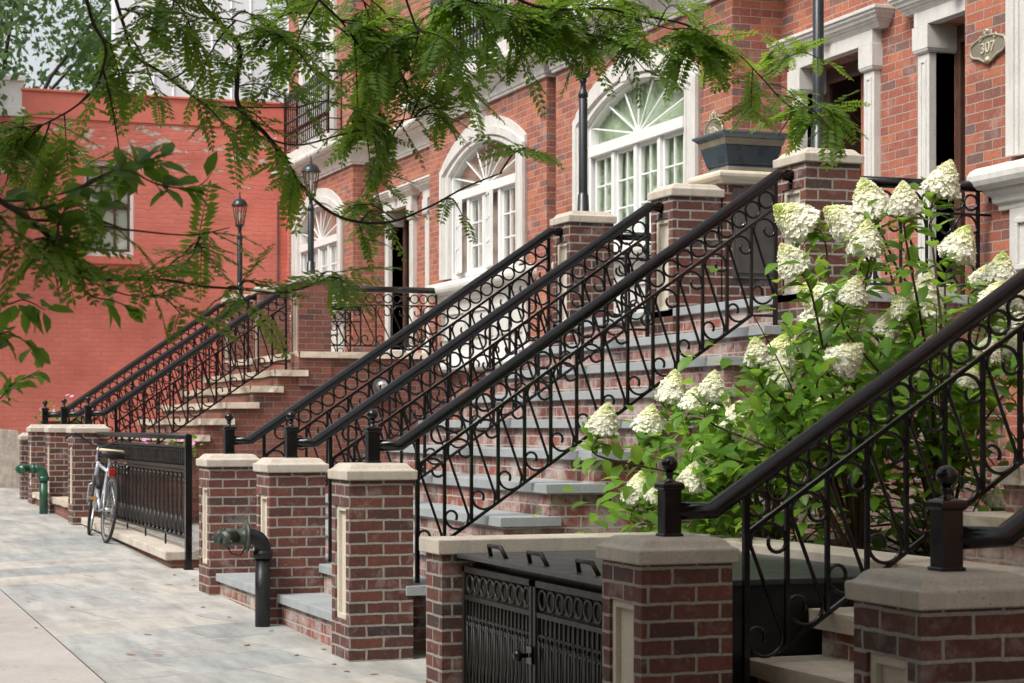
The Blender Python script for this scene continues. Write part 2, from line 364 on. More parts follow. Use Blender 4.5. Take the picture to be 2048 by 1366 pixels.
# bluestone flags
m, n, b, o = newmat('flagstone'); M['flags'] = m; P = pos(n)
mp = N(n, 'ShaderNodeMapping'); mp.inputs['Rotation'].default_value = (0, 0, -.30); L(n, P, mp.inputs[0])
wb = noise(n, P, .9, 3); wv = N(n, 'ShaderNodeVectorMath', operation='SCALE'); wv.inputs['Scale'].default_value = .22; L(n, wb.outputs['Color'], wv.inputs[0])
ad = N(n, 'ShaderNodeVectorMath', operation='ADD'); L(n, mp.outputs[0], ad.inputs[0]); L(n, wv.outputs[0], ad.inputs[1])
v1 = N(n, 'ShaderNodeTexBrick', offset=.42, offset_frequency=2, squash=.72, squash_frequency=3); L(n, ad.outputs[0], v1.inputs['Vector'])
for k, v in (('Scale',1),('Mortar Size',.0075),('Mortar Smooth',.3),('Brick Width',1.25),('Row Height',.66)): v1.inputs[k].default_value = v
v1.inputs['Color1'].default_value = (0,0,0,1); v1.inputs['Color2'].default_value = (1,1,1,1); v1.inputs['Mortar'].default_value = (.5,.5,.5,1)
rp = ramp(n, [(0,(.28,.295,.29)),(.3,(.40,.385,.35)),(.5,(.32,.335,.325)),(.75,(.44,.41,.36)),(1,(.35,.36,.345))]); L(n, v1.outputs['Color'], rp.inputs[0])
ms = N(n, 'ShaderNodeMapping'); ms.inputs['Scale'].default_value = (3.2, .7, 1); ms.inputs['Rotation'].default_value = (0,0,.5); L(n, P, ms.inputs[0])
st_ = noise(n, ms.outputs[0], 2.0, 8, .65); sr = ramp(n, [(.3,.68),(.7,1.26)]); L(n, st_.outputs[0], sr.inputs[0]); c = mix(n, rp.outputs[0], sr.outputs[0], 1, 'MULTIPLY')
pw = noise(n, P, .8, 6, .7); pwr = ramp(n, [(.54,0),(.74,.5)]); L(n, pw.outputs[0], pwr.inputs[0]); c = mix(n, c, (.62,.595,.55), pwr.outputs[0])
jr = ramp(n, [(.2,0),(.8,1)]); L(n, v1.outputs['Fac'], jr.inputs[0]); jn = noise(n, P, 3, 3); jm = ramp(n, [(.42,(.15,.135,.115)),(.62,(.55,.53,.49))]); L(n, jn.outputs[0], jm.inputs[0]); c = mix(n, c, jm.outputs[0], mth(n,'MULTIPLY',jr.outputs[0],.75))
gm = N(n, 'ShaderNodeTexVoronoi', feature='F1', i_Scale=3.2); L(n, P, gm.inputs['Vector']); gr_ = ramp(n, [(.035,.65),(.06,0)]); L(n, gm.outputs['Distance'], gr_.inputs[0])
c = mix(n, c, (.13,.12,.11), gr_.outputs[0])
sn = noise(n, P, 2.6, 7, .72); snr = ramp(n, [(.56,0),(.74,.55)]); L(n, sn.outputs[0], snr.inputs[0]); c = mix(n, c, (.22,.20,.17), snr.outputs[0])
L(n, c, b.inputs['Base Color']); b.inputs['Roughness'].default_value = .62
fz = noise(n, P, 50, 5); bump(n, mth(n, 'ADD', mth(n, 'MULTIPLY', st_.outputs[0], 1.2), mth(n, 'SUBTRACT', mth(n, 'MULTIPLY', fz.outputs[0], .3), jr.outputs[0])), b, .6, .006)
# concrete
m, n, b, o = newmat('pavement_concrete'); M['concrete'] = m; P = pos(n)
a = noise(n, P, 1.2, 7, .65); rp = ramp(n, [(.3,(.34,.31,.285)),(.7,(.47,.435,.40))]); L(n, a.outputs[0], rp.inputs[0])
s1 = noise(n, P, 9, 4, .6); s2 = ramp(n, [(.62,0),(.70,.35)]); L(n, s1.outputs[0], s2.inputs[0]); c = mix(n, rp.outputs[0], (.20,.16,.13), s2.outputs[0])
g = noise(n, P, 120, 3); gr = ramp(n, [(.3,.78),(.7,1.15)]); L(n, g.outputs[0], gr.inputs[0]); c = mix(n, c, gr.outputs[0], 1, 'MULTIPLY')
L(n, c, b.inputs['Base Color']); b.inputs['Roughness'].default_value = .85; bump(n, g.outputs[0], b, .5, .003)

M['locust_leaf'] = leaf_mat('locust_leaf', (.050,.108,.018), (.145,.265,.042), .5, (.48,.74,.06), .5)
M['broad_leaf'] = leaf_mat('broad_leaf', (.055,.130,.020), (.12,.26,.04), .48, (.42,.70,.06), .42)
M['bush_leaf'] = leaf_mat('bush_leaf', (.055,.145,.018), (.16,.33,.038), .5, (.50,.74,.07), .38)
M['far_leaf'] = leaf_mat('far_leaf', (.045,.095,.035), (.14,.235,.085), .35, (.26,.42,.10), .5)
m, n, b, o = newmat('hydrangea_petal'); M['petal'] = m
an = N(n, 'ShaderNodeAttribute', attribute_name='tint'); rp = ramp(n, [(0,(.93,.92,.80)),(.4,(.92,.92,.66)),(1,(.74,.82,.30))]); L(n, an.outputs['Fac'], rp.inputs[0])
L(n, rp.outputs[0], b.inputs['Base Color']); b.inputs['Roughness'].default_value = .6
t = N(n, 'ShaderNodeBsdfTranslucent'); L(n, rp.outputs[0], t.inputs[0]); mx = N(n, 'ShaderNodeMixShader'); mx.inputs[0].default_value = .3
L(n, b.outputs[0], mx.inputs[1]); L(n, t.outputs[0], mx.inputs[2]); L(n, mx.outputs[0], o.inputs[0])
M['pink_petal'] = paint_mat('pink_petal', (.62,.25,.45), .6, 0, .2)
M['lid_metal'] = paint_mat('lid_metal', (.035,.040,.046), .34, 0, .3, 0, .25, 25, .5, .12)  # lighter bluish colour paints the sky's sheen into the lid
M['gate_back'] = paint_mat('gate_back', (.075,.066,.055), .7, 0, .4)
M['dead_leaf'] = paint_mat('dead_leaf', (.28,.14,.06), .7, 0, .35)
# ================================================================== ground
def sheet(name, mat, x0, x1, y0, y1, dz, ny=12):
    b = MB()
    for i in range(ny):
        a, c = y0 + (y1-y0)*i/ny, y0 + (y1-y0)*(i+1)/ny
        f = lambda y: gz(min(y, 90)) + dz
        b.face([(x0,a,f(a)),(x1,a,f(a)),(x1,c,f(c)),(x0,c,f(c))])
    return b.build(name, mat, kind='structure')
sheet('ground', M['asphalt'], -200, 300, -60, 600, -.19, 60)
sheet('road', M['asphalt'], -9.5, -.75, -40, 120, -.155)
sheet('pavement', M['flags'], 1.655, 9.0, -12, 31, 0)
sheet('verge', M['concrete'], 3.0, 9.0, 31, 80, -.02)
b = MB()                                              # cast slabs along the kerb, with open joints
y = -12.4
while y < 80:
    for (xa, xb) in ((-.58, .53), (.538, 1.648)):
        z0, z1 = gz(y), gz(y + 1.5); e = .004
        V = [(xa,y+e,z0-.1),(xb,y+e,z0-.1),(xb,y+1.5-e,z1-.1),(xa,y+1.5-e,z1-.1),(xa,y+e,z0+.004),(xb,y+e,z0+.004),(xb,y+1.5-e,z1+.004),(xa,y+1.5-e,z1+.004)]
        b.add(V, [(0,3,2,1),(4,5,6,7),(0,1,5,4),(1,2,6,5),(2,3,7,6),(3,0,4,7)])
    y += 1.5
b.build('footpath', M['concrete'], kind='structure', bevel=.006)
b = MB()
y = -12
while y < 80:
    z0, z1 = gz(y), gz(y+2); V = [(-.75,y,z0-.16),(-.59,y,z0-.16),(-.59,y+1.99,z1-.16),(-.75,y+1.99,z1-.16),(-.75,y,z0+.002),(-.59,y,z0+.002),(-.59,y+1.99,z1+.002),(-.75,y+1.99,z1+.002)]
    b.add(V, [(0,3,2,1),(4,5,6,7),(0,1,5,4),(1,2,6,5),(2,3,7,6),(3,0,4,7)]); y += 2
b.build('kerb', M['cast_stone'], kind='structure', bevel=.01)

# ================================================================== row houses
XB, XR = 7.55, 8.01                                   # faces of the bays and of the recessed doorway walls
TOP = 9.6
WIN_HW, WIN_IN = 1.14, .25                            # half width of the arched window, depth of its reveal
Z_SILL, Z_SPR, RISE, Z_TR = 3.42, 4.65, .27, 4.40
def arc(hw, zs, rise, n=16):
    """segmental arch, points from +hw (far) to -hw (near)"""
    rad = (hw*hw + rise*rise) / (2*rise); a = math.asin(hw / rad)
    return [(rad*math.sin(a - 2*a*i/n), zs + rise - rad + rad*math.cos(a - 2*a*i/n)) for i in range(n+1)]
CORN = [(0,5.33),(.035,5.33),(.035,5.36),(.05,5.365),(.055,5.40),(.075,5.46),(.115,5.52),(.175,5.555),(.19,5.56),(.19,5.575),
        (.225,5.575),(.255,5.585),(.272,5.61),(.275,5.64),(.265,5.668),(.24,5.685),(.21,5.69),(0,5.71)]
def arch_strip(mb, yc, hw0, zb, zs, rise, wd, x0, x1, n=16, bead=0):
    """ring of stone following the opening: jambs and arch, wd wide, from face x0 (front) back to x1"""
    A = [(hw0, zb)] + arc(hw0, zs, rise, n) + [(-hw0, zb)]
    r2 = ((hw0*hw0 + rise*rise) / (2*rise) + wd); h2 = hw0 + wd
    cz = zs + rise - (r2 - wd); a2 = math.asin(min(1, h2 / r2))
    B = [(h2, zb)] + [(r2*math.sin(a2 - 2*a2*i/n), cz + r2*math.cos(a2 - 2*a2*i/n)) for i in range(n+1)] + [(-h2, zb)]
    m = len(A)
    for i in range(m-1):
        a, c, d, e = A[i], A[i+1], B[i+1], B[i]
        for X, fl in ((x0, 0), (x1, 1)):
            q = [(X,yc+a[0],a[1]),(X,yc+c[0],c[1]),(X,yc+d[0],d[1]),(X,yc+e[0],e[1])]; mb.face(q[::-1] if not fl else q)
        mb.face([(x0,yc+a[0],a[1]),(x0,yc+c[0],c[1]),(x1,yc+c[0],c[1]),(x1,yc+a[0],a[1])])
        mb.face([(x0,yc+e[0],e[1]),(x1,yc+e[0],e[1]),(x1,yc+d[0],d[1]),(x0,yc+d[0],d[1])])
    for P, Q in ((A[0],B[0]),(A[-1],B[-1])):
        mb.face([(x0,yc+P[0],P[1]),(x0,yc+Q[0],Q[1]),(x1,yc+Q[0],Q[1]),(x1,yc+P[0],P[1])])
def sash_mesh(w_, h_, rows, th=.04):
    """casement w_ along Y, h_ high, origin at the hinge side bottom"""
    b = MB(); s = .034
    b.box(0,th,0,s,0,h_); b.box(0,th,w_-s,w_,0,h_); b.box(0,th,s,w_-s,0,s*1.2); b.box(0,th,s,w_-s,h_-s,h_)
    b.box(.006,th-.006,w_/2-.009,w_/2+.009,s*1.2,h_-s)
    for i in range(1, rows):
        z = s*1.2 + (h_-s*2.2)*i/rows; b.box(.008,th-.008,s,w_/2-.009,z-.009,z+.009); b.box(.008,th-.008,w_/2+.009,w_-s,z-.009,z+.009)
    return b
def arched_window(root, yc, opens, curtain, keystone):
    surr = MB()
    arch_strip(surr, yc, WIN_HW, Z_SILL+.02, Z_SPR, RISE, .27, XB-.03, XB+.12)
    arch_strip(surr, yc, WIN_HW+.20, Z_SILL+.02, Z_SPR+.026, RISE+.03, .085, XB-.062, XB-.029)
    arch_strip(surr, yc, WIN_HW+.17, Z_SILL+.02, Z_SPR+.022, RISE+.025, .032, XB-.046, XB-.0295)
    arch_strip(surr, yc, WIN_HW+.012, Z_SILL+.02, Z_SPR+.002, RISE, .035, XB-.040, XB-.0298)
    if keystone:
        zt = Z_SPR + RISE
        surr.prism([(yc-.10,zt-.01),(yc+.10,zt-.01),(yc+.155,zt+.36),(yc-.155,zt+.36)], 'x', XB-.11, XB+.02)
        surr.stack(XB-.11, XB+.02, yc-.165, yc+.165, [(0,zt+.36),(.012,zt+.375),(.012,zt+.39),(.03,zt+.40),(.03,zt+.47)])
    surr.build('window_surround', M['limestone'], root, .006)
    sill = MB(); y0, y1 = yc-1.52, yc+1.52; S = [(XR, y0),(XB, y0),(XB, y1),(XR, y1)]
    pr = [(0,3.10),(.03,3.10),(.035,3.14),(.06,3.15),(.065,3.19),(.10,3.215),(.105,3.24),(.135,3.245),(.165,3.262),(.18,3.295),(.18,3.33),(.165,3.365),(.135,3.385),(.10,3.39),(0,3.42)]
    sill.sweep([(XB+.02,y0),(XB,y0),(XB,y1),(XB+.02,y1)], pr)
    sill.box(XB-.03, XB+.02, yc-1.43, yc+1.43, 2.62, 3.101)
    sill.sweep([(XB+.02,y0),(XB,y0),(XB,y1),(XB+.02,y1)], [(0,2.32),(.15,2.32),(.175,2.35),(.18,2.39),(.165,2.43),(.13,2.45),(.07,2.46),(.06,2.52),(.035,2.56),(.03,2.62),(0,2.62)])
    for i in (-1, 0, 1):                              # sunk panels of the apron
        c = yc + i*.93; sill.box(XB-.052, XB-.029, c-.42, c+.42, 2.70, 2.735); sill.box(XB-.052, XB-.029, c-.42, c+.42, 3.0, 3.035)
        sill.box(XB-.052, XB-.029, c-.42, c-.385, 2.735, 3.0); sill.box(XB-.052, XB-.029, c+.385, c+.42, 2.735, 3.0)
    sill.build('window_sill', M['limestone'], root, .005)
    xf = XB + .005
    fr = MB(); arch_strip(fr, yc, WIN_HW-.05, Z_SILL, Z_SPR-.006, RISE-.012, .07, xf, xf+.09)
    fr.box(xf-.03, xf+.09, yc-1.09, yc+1.09, Z_TR-.05, Z_TR+.035); fr.box(xf-.035, xf+.09, yc-1.09, yc+1.09, Z_TR-.07, Z_TR-.05)
    fr.box(xf-.02, xf+.09, yc-1.09, yc+1.09, Z_SILL, Z_SILL+.05)
    for i in (-1, 0, 1): fr.box(xf-.01, xf+.088, yc+i*.5325-.033, yc+i*.5325+.033, Z_SILL+.05, Z_TR-.07)
    for a in [R(k) for k in (10, 27, 53, 90, 127, 153, 170)]:   # fan bars
        rad = 2.0; lim = None
        dy, dz = math.cos(a), math.sin(a)
        t = .05
        while True:
            y_, z_ = dy*t, Z_TR+.03+dz*t
            rr = ((WIN_HW-.07)**2 + (RISE-.018)**2)/(2*(RISE-.018)); top = Z_SPR+RISE-.028-rr+math.sqrt(max(0, rr*rr-y_*y_))
            if z_ > top or abs(y_) > WIN_HW-.05: break
            t += .01
        fr.bar((xf+.03, yc, Z_TR+.03), (xf+.03, yc+dy*t, Z_TR+.03+dz*t), .017)
    fr.prism([(yc+.06*math.cos(math.pi*i/10), Z_TR+.03+.06*math.sin(math.pi*i/10)) for i in range(11)], 'x', xf-.005, xf+.06)
    win = fr.build('window', M['white_paint'], root, .004)
    g = MB(); pts = [(yc+p[0], p[1]) for p in arc(WIN_HW-.07, Z_SPR-.012, RISE-.018)]
    g.prism([(yc-1.07, Z_TR), (yc+1.07, Z_TR)] + pts, 'x', xf+.042, xf+.048); g.build('pane', M['glass'], win)
    sh = Z_TR-.07-Z_SILL-.05; first = None
    for i in range(4):
        y0 = yc - 1.065 + (.0, .5775, 1.11, 1.6425)[i]; wd = .464
        y0 = (yc-1.03, yc-.4985, yc+.0345, yc+.567)[i]
        sw = sash_mesh(wd, sh, 3); gl = MB(); gl.box(.017,.023,.03,wd-.03,.036,sh-.03)
        for q in (sw, gl):
            if opens[i]:                                  # hinged on the far jamb, ajar
                al = R(13); q.v = [(xf + p[0]*math.cos(al) - (wd-p[1])*math.sin(al), y0+wd - (wd-p[1])*math.cos(al) - p[0]*math.sin(al), p[2]+Z_SILL+.05) for p in q.v]
            else: q.v = [(p[0]+xf+.02, p[1]+y0, p[2]+Z_SILL+.05) for p in q.v]
        sw.build('sash', M['white_paint'], win, .003); gl.build('sash_pane', M['glass'], win)
    cu = MB(); n_ = 160; zt = Z_TR + .45                # drawn curtains, pleated
    rr = (WIN_HW**2 + RISE**2)/(2*RISE)
    for (ya, yb) in ((yc-1.08, yc-.54), (yc-.535, yc-.03), (yc-.015, yc+.5), (yc+.505, yc+1.08)):
        k = 40
        for i in range(k):
            u0, u1 = ya+(yb-ya)*i/k, ya+(yb-ya)*(i+1)/k; f = lambda u: xf+.098+.010*math.sin(u*62)
            h = lambda u: Z_SPR+RISE-.03-rr+math.sqrt(rr*rr-(u-yc)**2)
            cu.face([(f(u0),u0,Z_SILL+.03),(f(u0),u0,h(u0)),(f(u1),u1,h(u1)),(f(u1),u1,Z_SILL+.03)], True)
    cu.build('curtain', curtain, win)
    rm = MB(); x1 = xf+1.6                              # the room behind, open to the window
    rm.face([(x1,yc-1.3,2.9),(x1,yc+1.3,2.9),(x1,yc+1.3,5.2),(x1,yc-1.3,5.2)]); rm.face([(xf+.1,yc-1.3,2.9),(xf+.1,yc+1.3,2.9),(x1,yc+1.3,2.9),(x1,yc-1.3,2.9)])
    rm.face([(xf+.1,yc-1.3,5.2),(x1,yc-1.3,5.2),(x1,yc+1.3,5.2),(xf+.1,yc+1.3,5.2)])
    for s in (-1, 1): rm.face([(xf+.25,yc+s*1.3,2.9),(x1,yc+s*1.3,2.9),(x1,yc+s*1.3,5.2),(xf+.25,yc+s*1.3,5.2)])
    rm.build('room_lining', M['interior'], root)
def doorway(root, y0, y1, leaf_open, leaf_mat, leaf_w=1.0):
    """stone door surround on the recessed wall; the opening is y0..y1"""
    b = MB(); x = XR; zt = 4.64; zf = 2.54
    for (ya, yb, s) in ((y0-.155, y0, -1), (y1, y1+.155, 1)):
        b.box(x-.06, x+.16, ya, yb, zf, zt-.20)
        b.box(x-.068, x-.0595, ya+.035, ya+.055, zf+.25, zt-.25); b.box(x-.068, x-.0595, yb-.055, yb-.035, zf+.25, zt-.25)
        b.box(x-.068, x-.0595, ya+.055, yb-.055, zt-.27, zt-.25); b.box(x-.068, x-.0595, ya+.055, yb-.055, zf+.25, zf+.27)
        b.stack(x-.075, x+.16, ya-.01, yb+.01, [(0,zt-.20),(.012,zt-.187),(.012,zt-.178),(.018,zt-.172),(.018,zt)])
        b.stack(x-.075, x+.16, ya-.01, yb+.01, [(.02,zf),(.02,zf+.18),(0,zf+.20)])
    b.box(x-.085, x+.16, y0-.17, y1+.17, zt+.002, zt+.11)
    ym = (y0+y1)/2
    pr = [(0,zt+.11),(.088,zt+.11),(.092,zt+.122),(.10,zt+.126),(.108,zt+.142),(.125,zt+.152),(.128,zt+.166),(.142,zt+.17),(.15,zt+.19),(.168,zt+.206),(.17,zt+.226),(.185,zt+.23),(.185,zt+.258),(0,zt+.275)]
    b.sweep([(x+.02,y0-.19),(x,y0-.19),(x,y1+.19),(x+.02,y1+.19)], pr)
    b.lathe([(.03,-.07),(.055,-.04),(.06,0),(.055,.035),(.04,.06)], (x-.14, ym, zt+.19), 10)
    b.build('door_surround', M['limestone'], root, .004)
    f = MB(); f.box(x+.16,x+.20,y0,y0+.07,zf,zt); f.box(x+.16,x+.20,y1-.07,y1,zf,zt); f.box(x+.16,x+.20,y0+.07,y1-.07,zt-.09,zt); f.box(x+.15,x+.17,y0+.06,y1-.06,zt-.13,zt-.092)
    for s in (y0, y1): f.box(x+.20,x+1.15,s-.02,s+.012,zf,zt)
    f.box(x+.20,x+1.15,y0,y1,zt-.015,zt+.01); f.box(x+1.13,x+1.15,y0,y1,zf,zt)
    d = f.build('door', M['dark_wood'], root, .004)
    wd = (y1-y0-.14)*leaf_w; l = MB(); zt2 = zt-.10; th = .05    # panelled leaf, built shut and then swung inwards on its near jamb
    def rl(u0,u1,v0,v1,a=0,c=.05): l.box(a,c,u0,u1,zf+.01+v0,zf+.01+v1)
    H = zt2-zf-.02
    rl(0,.12,0,H); rl(wd-.12,wd,0,H); rl(.12,wd-.12,0,.22); rl(.12,wd-.12,H-.14,H); rl(.12,wd-.12,.86,1.0)
    rl(.12,wd-.12,.22,.86,.016,.034); rl(.12,wd-.12,1.0,H-.14,.016,.034); rl(.17,wd-.17,.27,.81,.006,.016); rl(.17,wd-.17,1.05,H-.19,.006,.016)
    l.v = [(p[0]-.025, p[1], p[2]) for p in l.v]
    ca, sa = math.cos(leaf_open), math.sin(leaf_open)
    l.v = [(p[0]*ca + p[1]*sa + x+.19, -p[0]*sa + p[1]*ca + y0+.07, p[2]) for p in l.v]
    l.build('door_leaf', leaf_mat, d, .004)
def juliet(root, yc, hw):
    """iron balcony rail on a stone base above the cornice, French window behind"""
    st = MB(); x0, x1 = XB-.20, XB; z = 5.70
    st.box(x0-.02, XB+.1, yc-hw-.05, yc+hw+.05, z-.04, z+.13); st.build('balcony_base', M['limestone'], root, .008)
    b = MB(); zt = z+1.02; zb = z+.19
    P = [(XB,yc-hw),(x0,yc-hw),(x0,yc+hw),(XB,yc+hw)]
    for zz, r in ((zt,.022),(zb,.012),(zt-.17,.010),(zb+.16,.010)): b.tube([(p[0],p[1],zz) for p in P], r*1.2, 4, smooth=False)
    for p in P: b.bar((p[0],p[1],z+.10),(p[0],p[1],zt),.03)
    rl = b.build('balcony_railing', M['iron'], root)
    k = int(2*hw/.115); bb = MB(); bb.bar((x0,yc-hw,zb),(x0,yc-hw,zt),.014); bb.torus((x0,yc-hw,zb+.24),.045,.006,'x',12,4); bb.torus((x0,yc-hw,zt-.085),.045,.006,'x',12,4)
    bb.lathe([(.008,-.03),(.018,0),(.008,.03)], (x0,yc-hw,(zb+zt)/2), 6)
    first = bb.build('baluster', M['iron'], rl)
    for i in range(1, k): inst(first, 'baluster', rl, (0, 2*hw*i/k, 0))
    f = MB(); zw0, zw1 = z+.05, z+2.35; ww = .74
    for s in (-1, 1): f.box(XB+.08,XB+.15,yc+s*ww-.05,yc+s*ww+.05,zw0,zw1)
    f.box(XB+.08,XB+.15,yc-ww+.05,yc+ww-.05,zw1-.1,zw1); f.box(XB+.07,XB+.15,yc-.06,yc+.06,zw0,zw1-.1); f.box(XB+.08,XB+.15,yc-ww+.05,yc+ww-.05,zw0+1.55,zw0+1.63)
    for s in (-1, 1):
        c = yc+s*.375; f.box(XB+.10,XB+.13,c-.012,c+.012,zw0,zw1-.1)
        for zz in (.4,.8,1.2,1.9): f.box(XB+.10,XB+.13,c-.31,c+.31,zw0+zz-.012,zw0+zz+.012)
    wn = f.build('french_window', M['white_paint'], root, .004)
    g = MB(); g.box(XB+.112,XB+.118,yc-ww,yc+ww,zw0,zw1); g.build('pane', M['glass'], wn)
    g = MB(); g.box(XB+.3,XB+.32,yc-1,yc+1,zw0-.1,zw1+.1); g.build('blind', M['white_shade'], wn)
    s = MB(); xo = XB-.05
    for q in (-1, 1): s.box(xo,XB+.10,yc+q*(ww+.16)-.11,yc+q*(ww+.16)+.11,z+.01,zw1+.02)
    s.box(xo-.02,XB+.10,yc-ww-.30,yc+ww+.30,zw1+.02,zw1+.26); s.stack(xo-.02,XB+.05,yc-ww-.30,yc+ww+.30,[(.0,zw1+.26),(.05,zw1+.30),(.06,zw1+.34),(.09,zw1+.36),(.09,zw1+.41)])
    s.build('upper_surround', M['limestone'], root, .006)
def house(label, bay, rec, door, opens, curtain, keystone, leaf_open, leaf_mat, extra=None):
    y0, y1 = bay; yc = (y0+y1)/2; lo = min(rec[0], y0, extra[0] if extra else y0); hi = max(rec[1], y1)
    root = thing('row_house', (XB, yc, gz(yc)), label, 'house')
    W = MB(); T = .30; g0 = gz(y0) - .3
    o0, o1 = yc-WIN_HW-.04, yc+WIN_HW+.04
    zt = 8.40                                            # head of the upper opening
    u0, u1 = yc-.80, yc+.80; zu = 5.72
    fx = XB
    # bay front: below the window, beside it, over its arch, then the upper storey round the French window
    W.box(fx, fx+T, y0, y1, g0, Z_SILL); W.box(fx, fx+T, y0, o0, Z_SILL, Z_SPR); W.box(fx, fx+T, o1, y1, Z_SILL, Z_SPR)
    A = [(yc+p[0], p[1]) for p in arc(WIN_HW+.04, Z_SPR, RISE+.045)]
    W.prism([(y0,Z_SPR)] + [(o0,Z_SPR)] + A[::-1][1:-1] + [(o1,Z_SPR),(y1,Z_SPR),(y1,zu),(y0,zu)], 'x', fx, fx+T)
    W.box(fx, fx+T, y0, u0, zu, zt-.172); W.box(fx, fx+T, u1, y1, zu, zt-.172); W.box(fx, fx+T, y0, y1, zt-.27, TOP)
    for ys, s in ((y0, 1), (y1, -1)): W.box(fx+T, XR+.25, ys, ys+s*T, g0, TOP)   # returns of the bay
    for (ra, rb, dr) in ([(rec[0], rec[1], door)] if door else []) + ([(extra[0], extra[1], None)] if extra else []):
        x = XR
        if dr:
            a, c = dr; W.box(x, x+.25, ra, a-.0, g0, TOP) if a > ra else None
            W.box(x, x+.25, c, rb, g0, TOP); W.box(x, x+.25, a, c, 4.64, TOP); W.box(x, x+.25, a, c, g0, 2.54)
        elif rb > ra: W.box(x, x+.25, ra, rb, g0, TOP)
    W.build('brick_wall', M['brick_facade'], root)
    sd_ = MB(); sd_.box(XR+1.7, XR+1.9, lo, hi, g0, TOP-.1); sd_.box(XR+.2, XR+8, lo, hi, TOP-.12, TOP-.02); sd_.box(XR+.2,XR+1.7,lo,lo+.05,g0,TOP-.12); sd_.box(XR+.2,XR+1.7,hi-.05,hi,g0,TOP-.12)
    sd_.build('roof', M['roofing'], root)
    if extra: path = [(XR, extra[0]),(XR,y0),(XB,y0),(XB,y1),(XR,y1),(XR,rec[1])]
    elif rec[0] < y0: path = [(XR,rec[0]),(XR,y0),(XB,y0),(XB,y1)] + ([(XR,y1),(XR,y1+.13)] if y1 < 30 else [])
    else: path = [(XR,y0-.13),(XR,y0),(XB,y0),(XB,y1),(XR,y1),(XR,rec[1])]
    c = MB(); c.sweep(path, CORN)
    c.build('cornice', M['limestone'], root)
    for i in range(6):                                   # joints between the cornice stones
        j = MB(); yj = y0 + .25 + i*(y1-y0-.5)/5; j.sweep([(XB,yj-.004),(XB,yj+.004)], [(o+.0015 if o else 0, z) for o, z in CORN], cap=True); j.build('cornice_joint', M['roofing'], root)
    arched_window(root, yc, opens, curtain, keystone)
    juliet(root, yc, 1.28)
    if door: doorway(root, door[0], door[1], leaf_open, leaf_mat, .5 if leaf_mat is M['door_wood'] else 1.0)
    return root
house('red brick house farthest along the row, its white arched window beside the red painted wall', (26.89,30.62), (25.15,26.89), (25.55,26.53), (0,0,0,0), M['dusty_curtain'], False, 1.25, M['dark_wood'])
house('red brick house whose arched window stands ajar under a keystone, mid row', (19.44,23.42), (23.42,25.15), (23.72,24.7), (0,1,0,1), M['dusty_curtain'], True, .9, M['dark_wood'])
house('red brick house numbered 305 with green reflections in its closed arched window', (15.13,19.18), (13.38,15.13), (13.66,14.67), (0,0,0,0), M['curtain'], True, .10, M['door_wood'])
house('red brick house numbered 307 at the right end, cut off by the picture edge', (7.65,11.63), (11.63,13.38), (11.80,12.72), (0,0,0,0), M['curtain'], True, 1.35, M['dark_wood'], extra=(4.1,7.65))

# ---- downpipe in the slot between two bays
dp = thing('rain_pipe', (7.92,19.31,.5), 'dark rain pipe with a leader head in the slot between two brick bays', 'pipe')
b = MB(); b.tube([(7.86,19.31,.6),(7.86,19.31,5.05)], .045, 10); b.build('pipe', M['lamp_iron'], dp)
b = MB(); b.lathe([(.05,5.05),(.06,5.08),(.055,5.12),(.075,5.2),(.10,5.24),(.10,5.32)], (7.84,19.31,0), 12); b.build('leader_head', M['dark_wood'], dp)

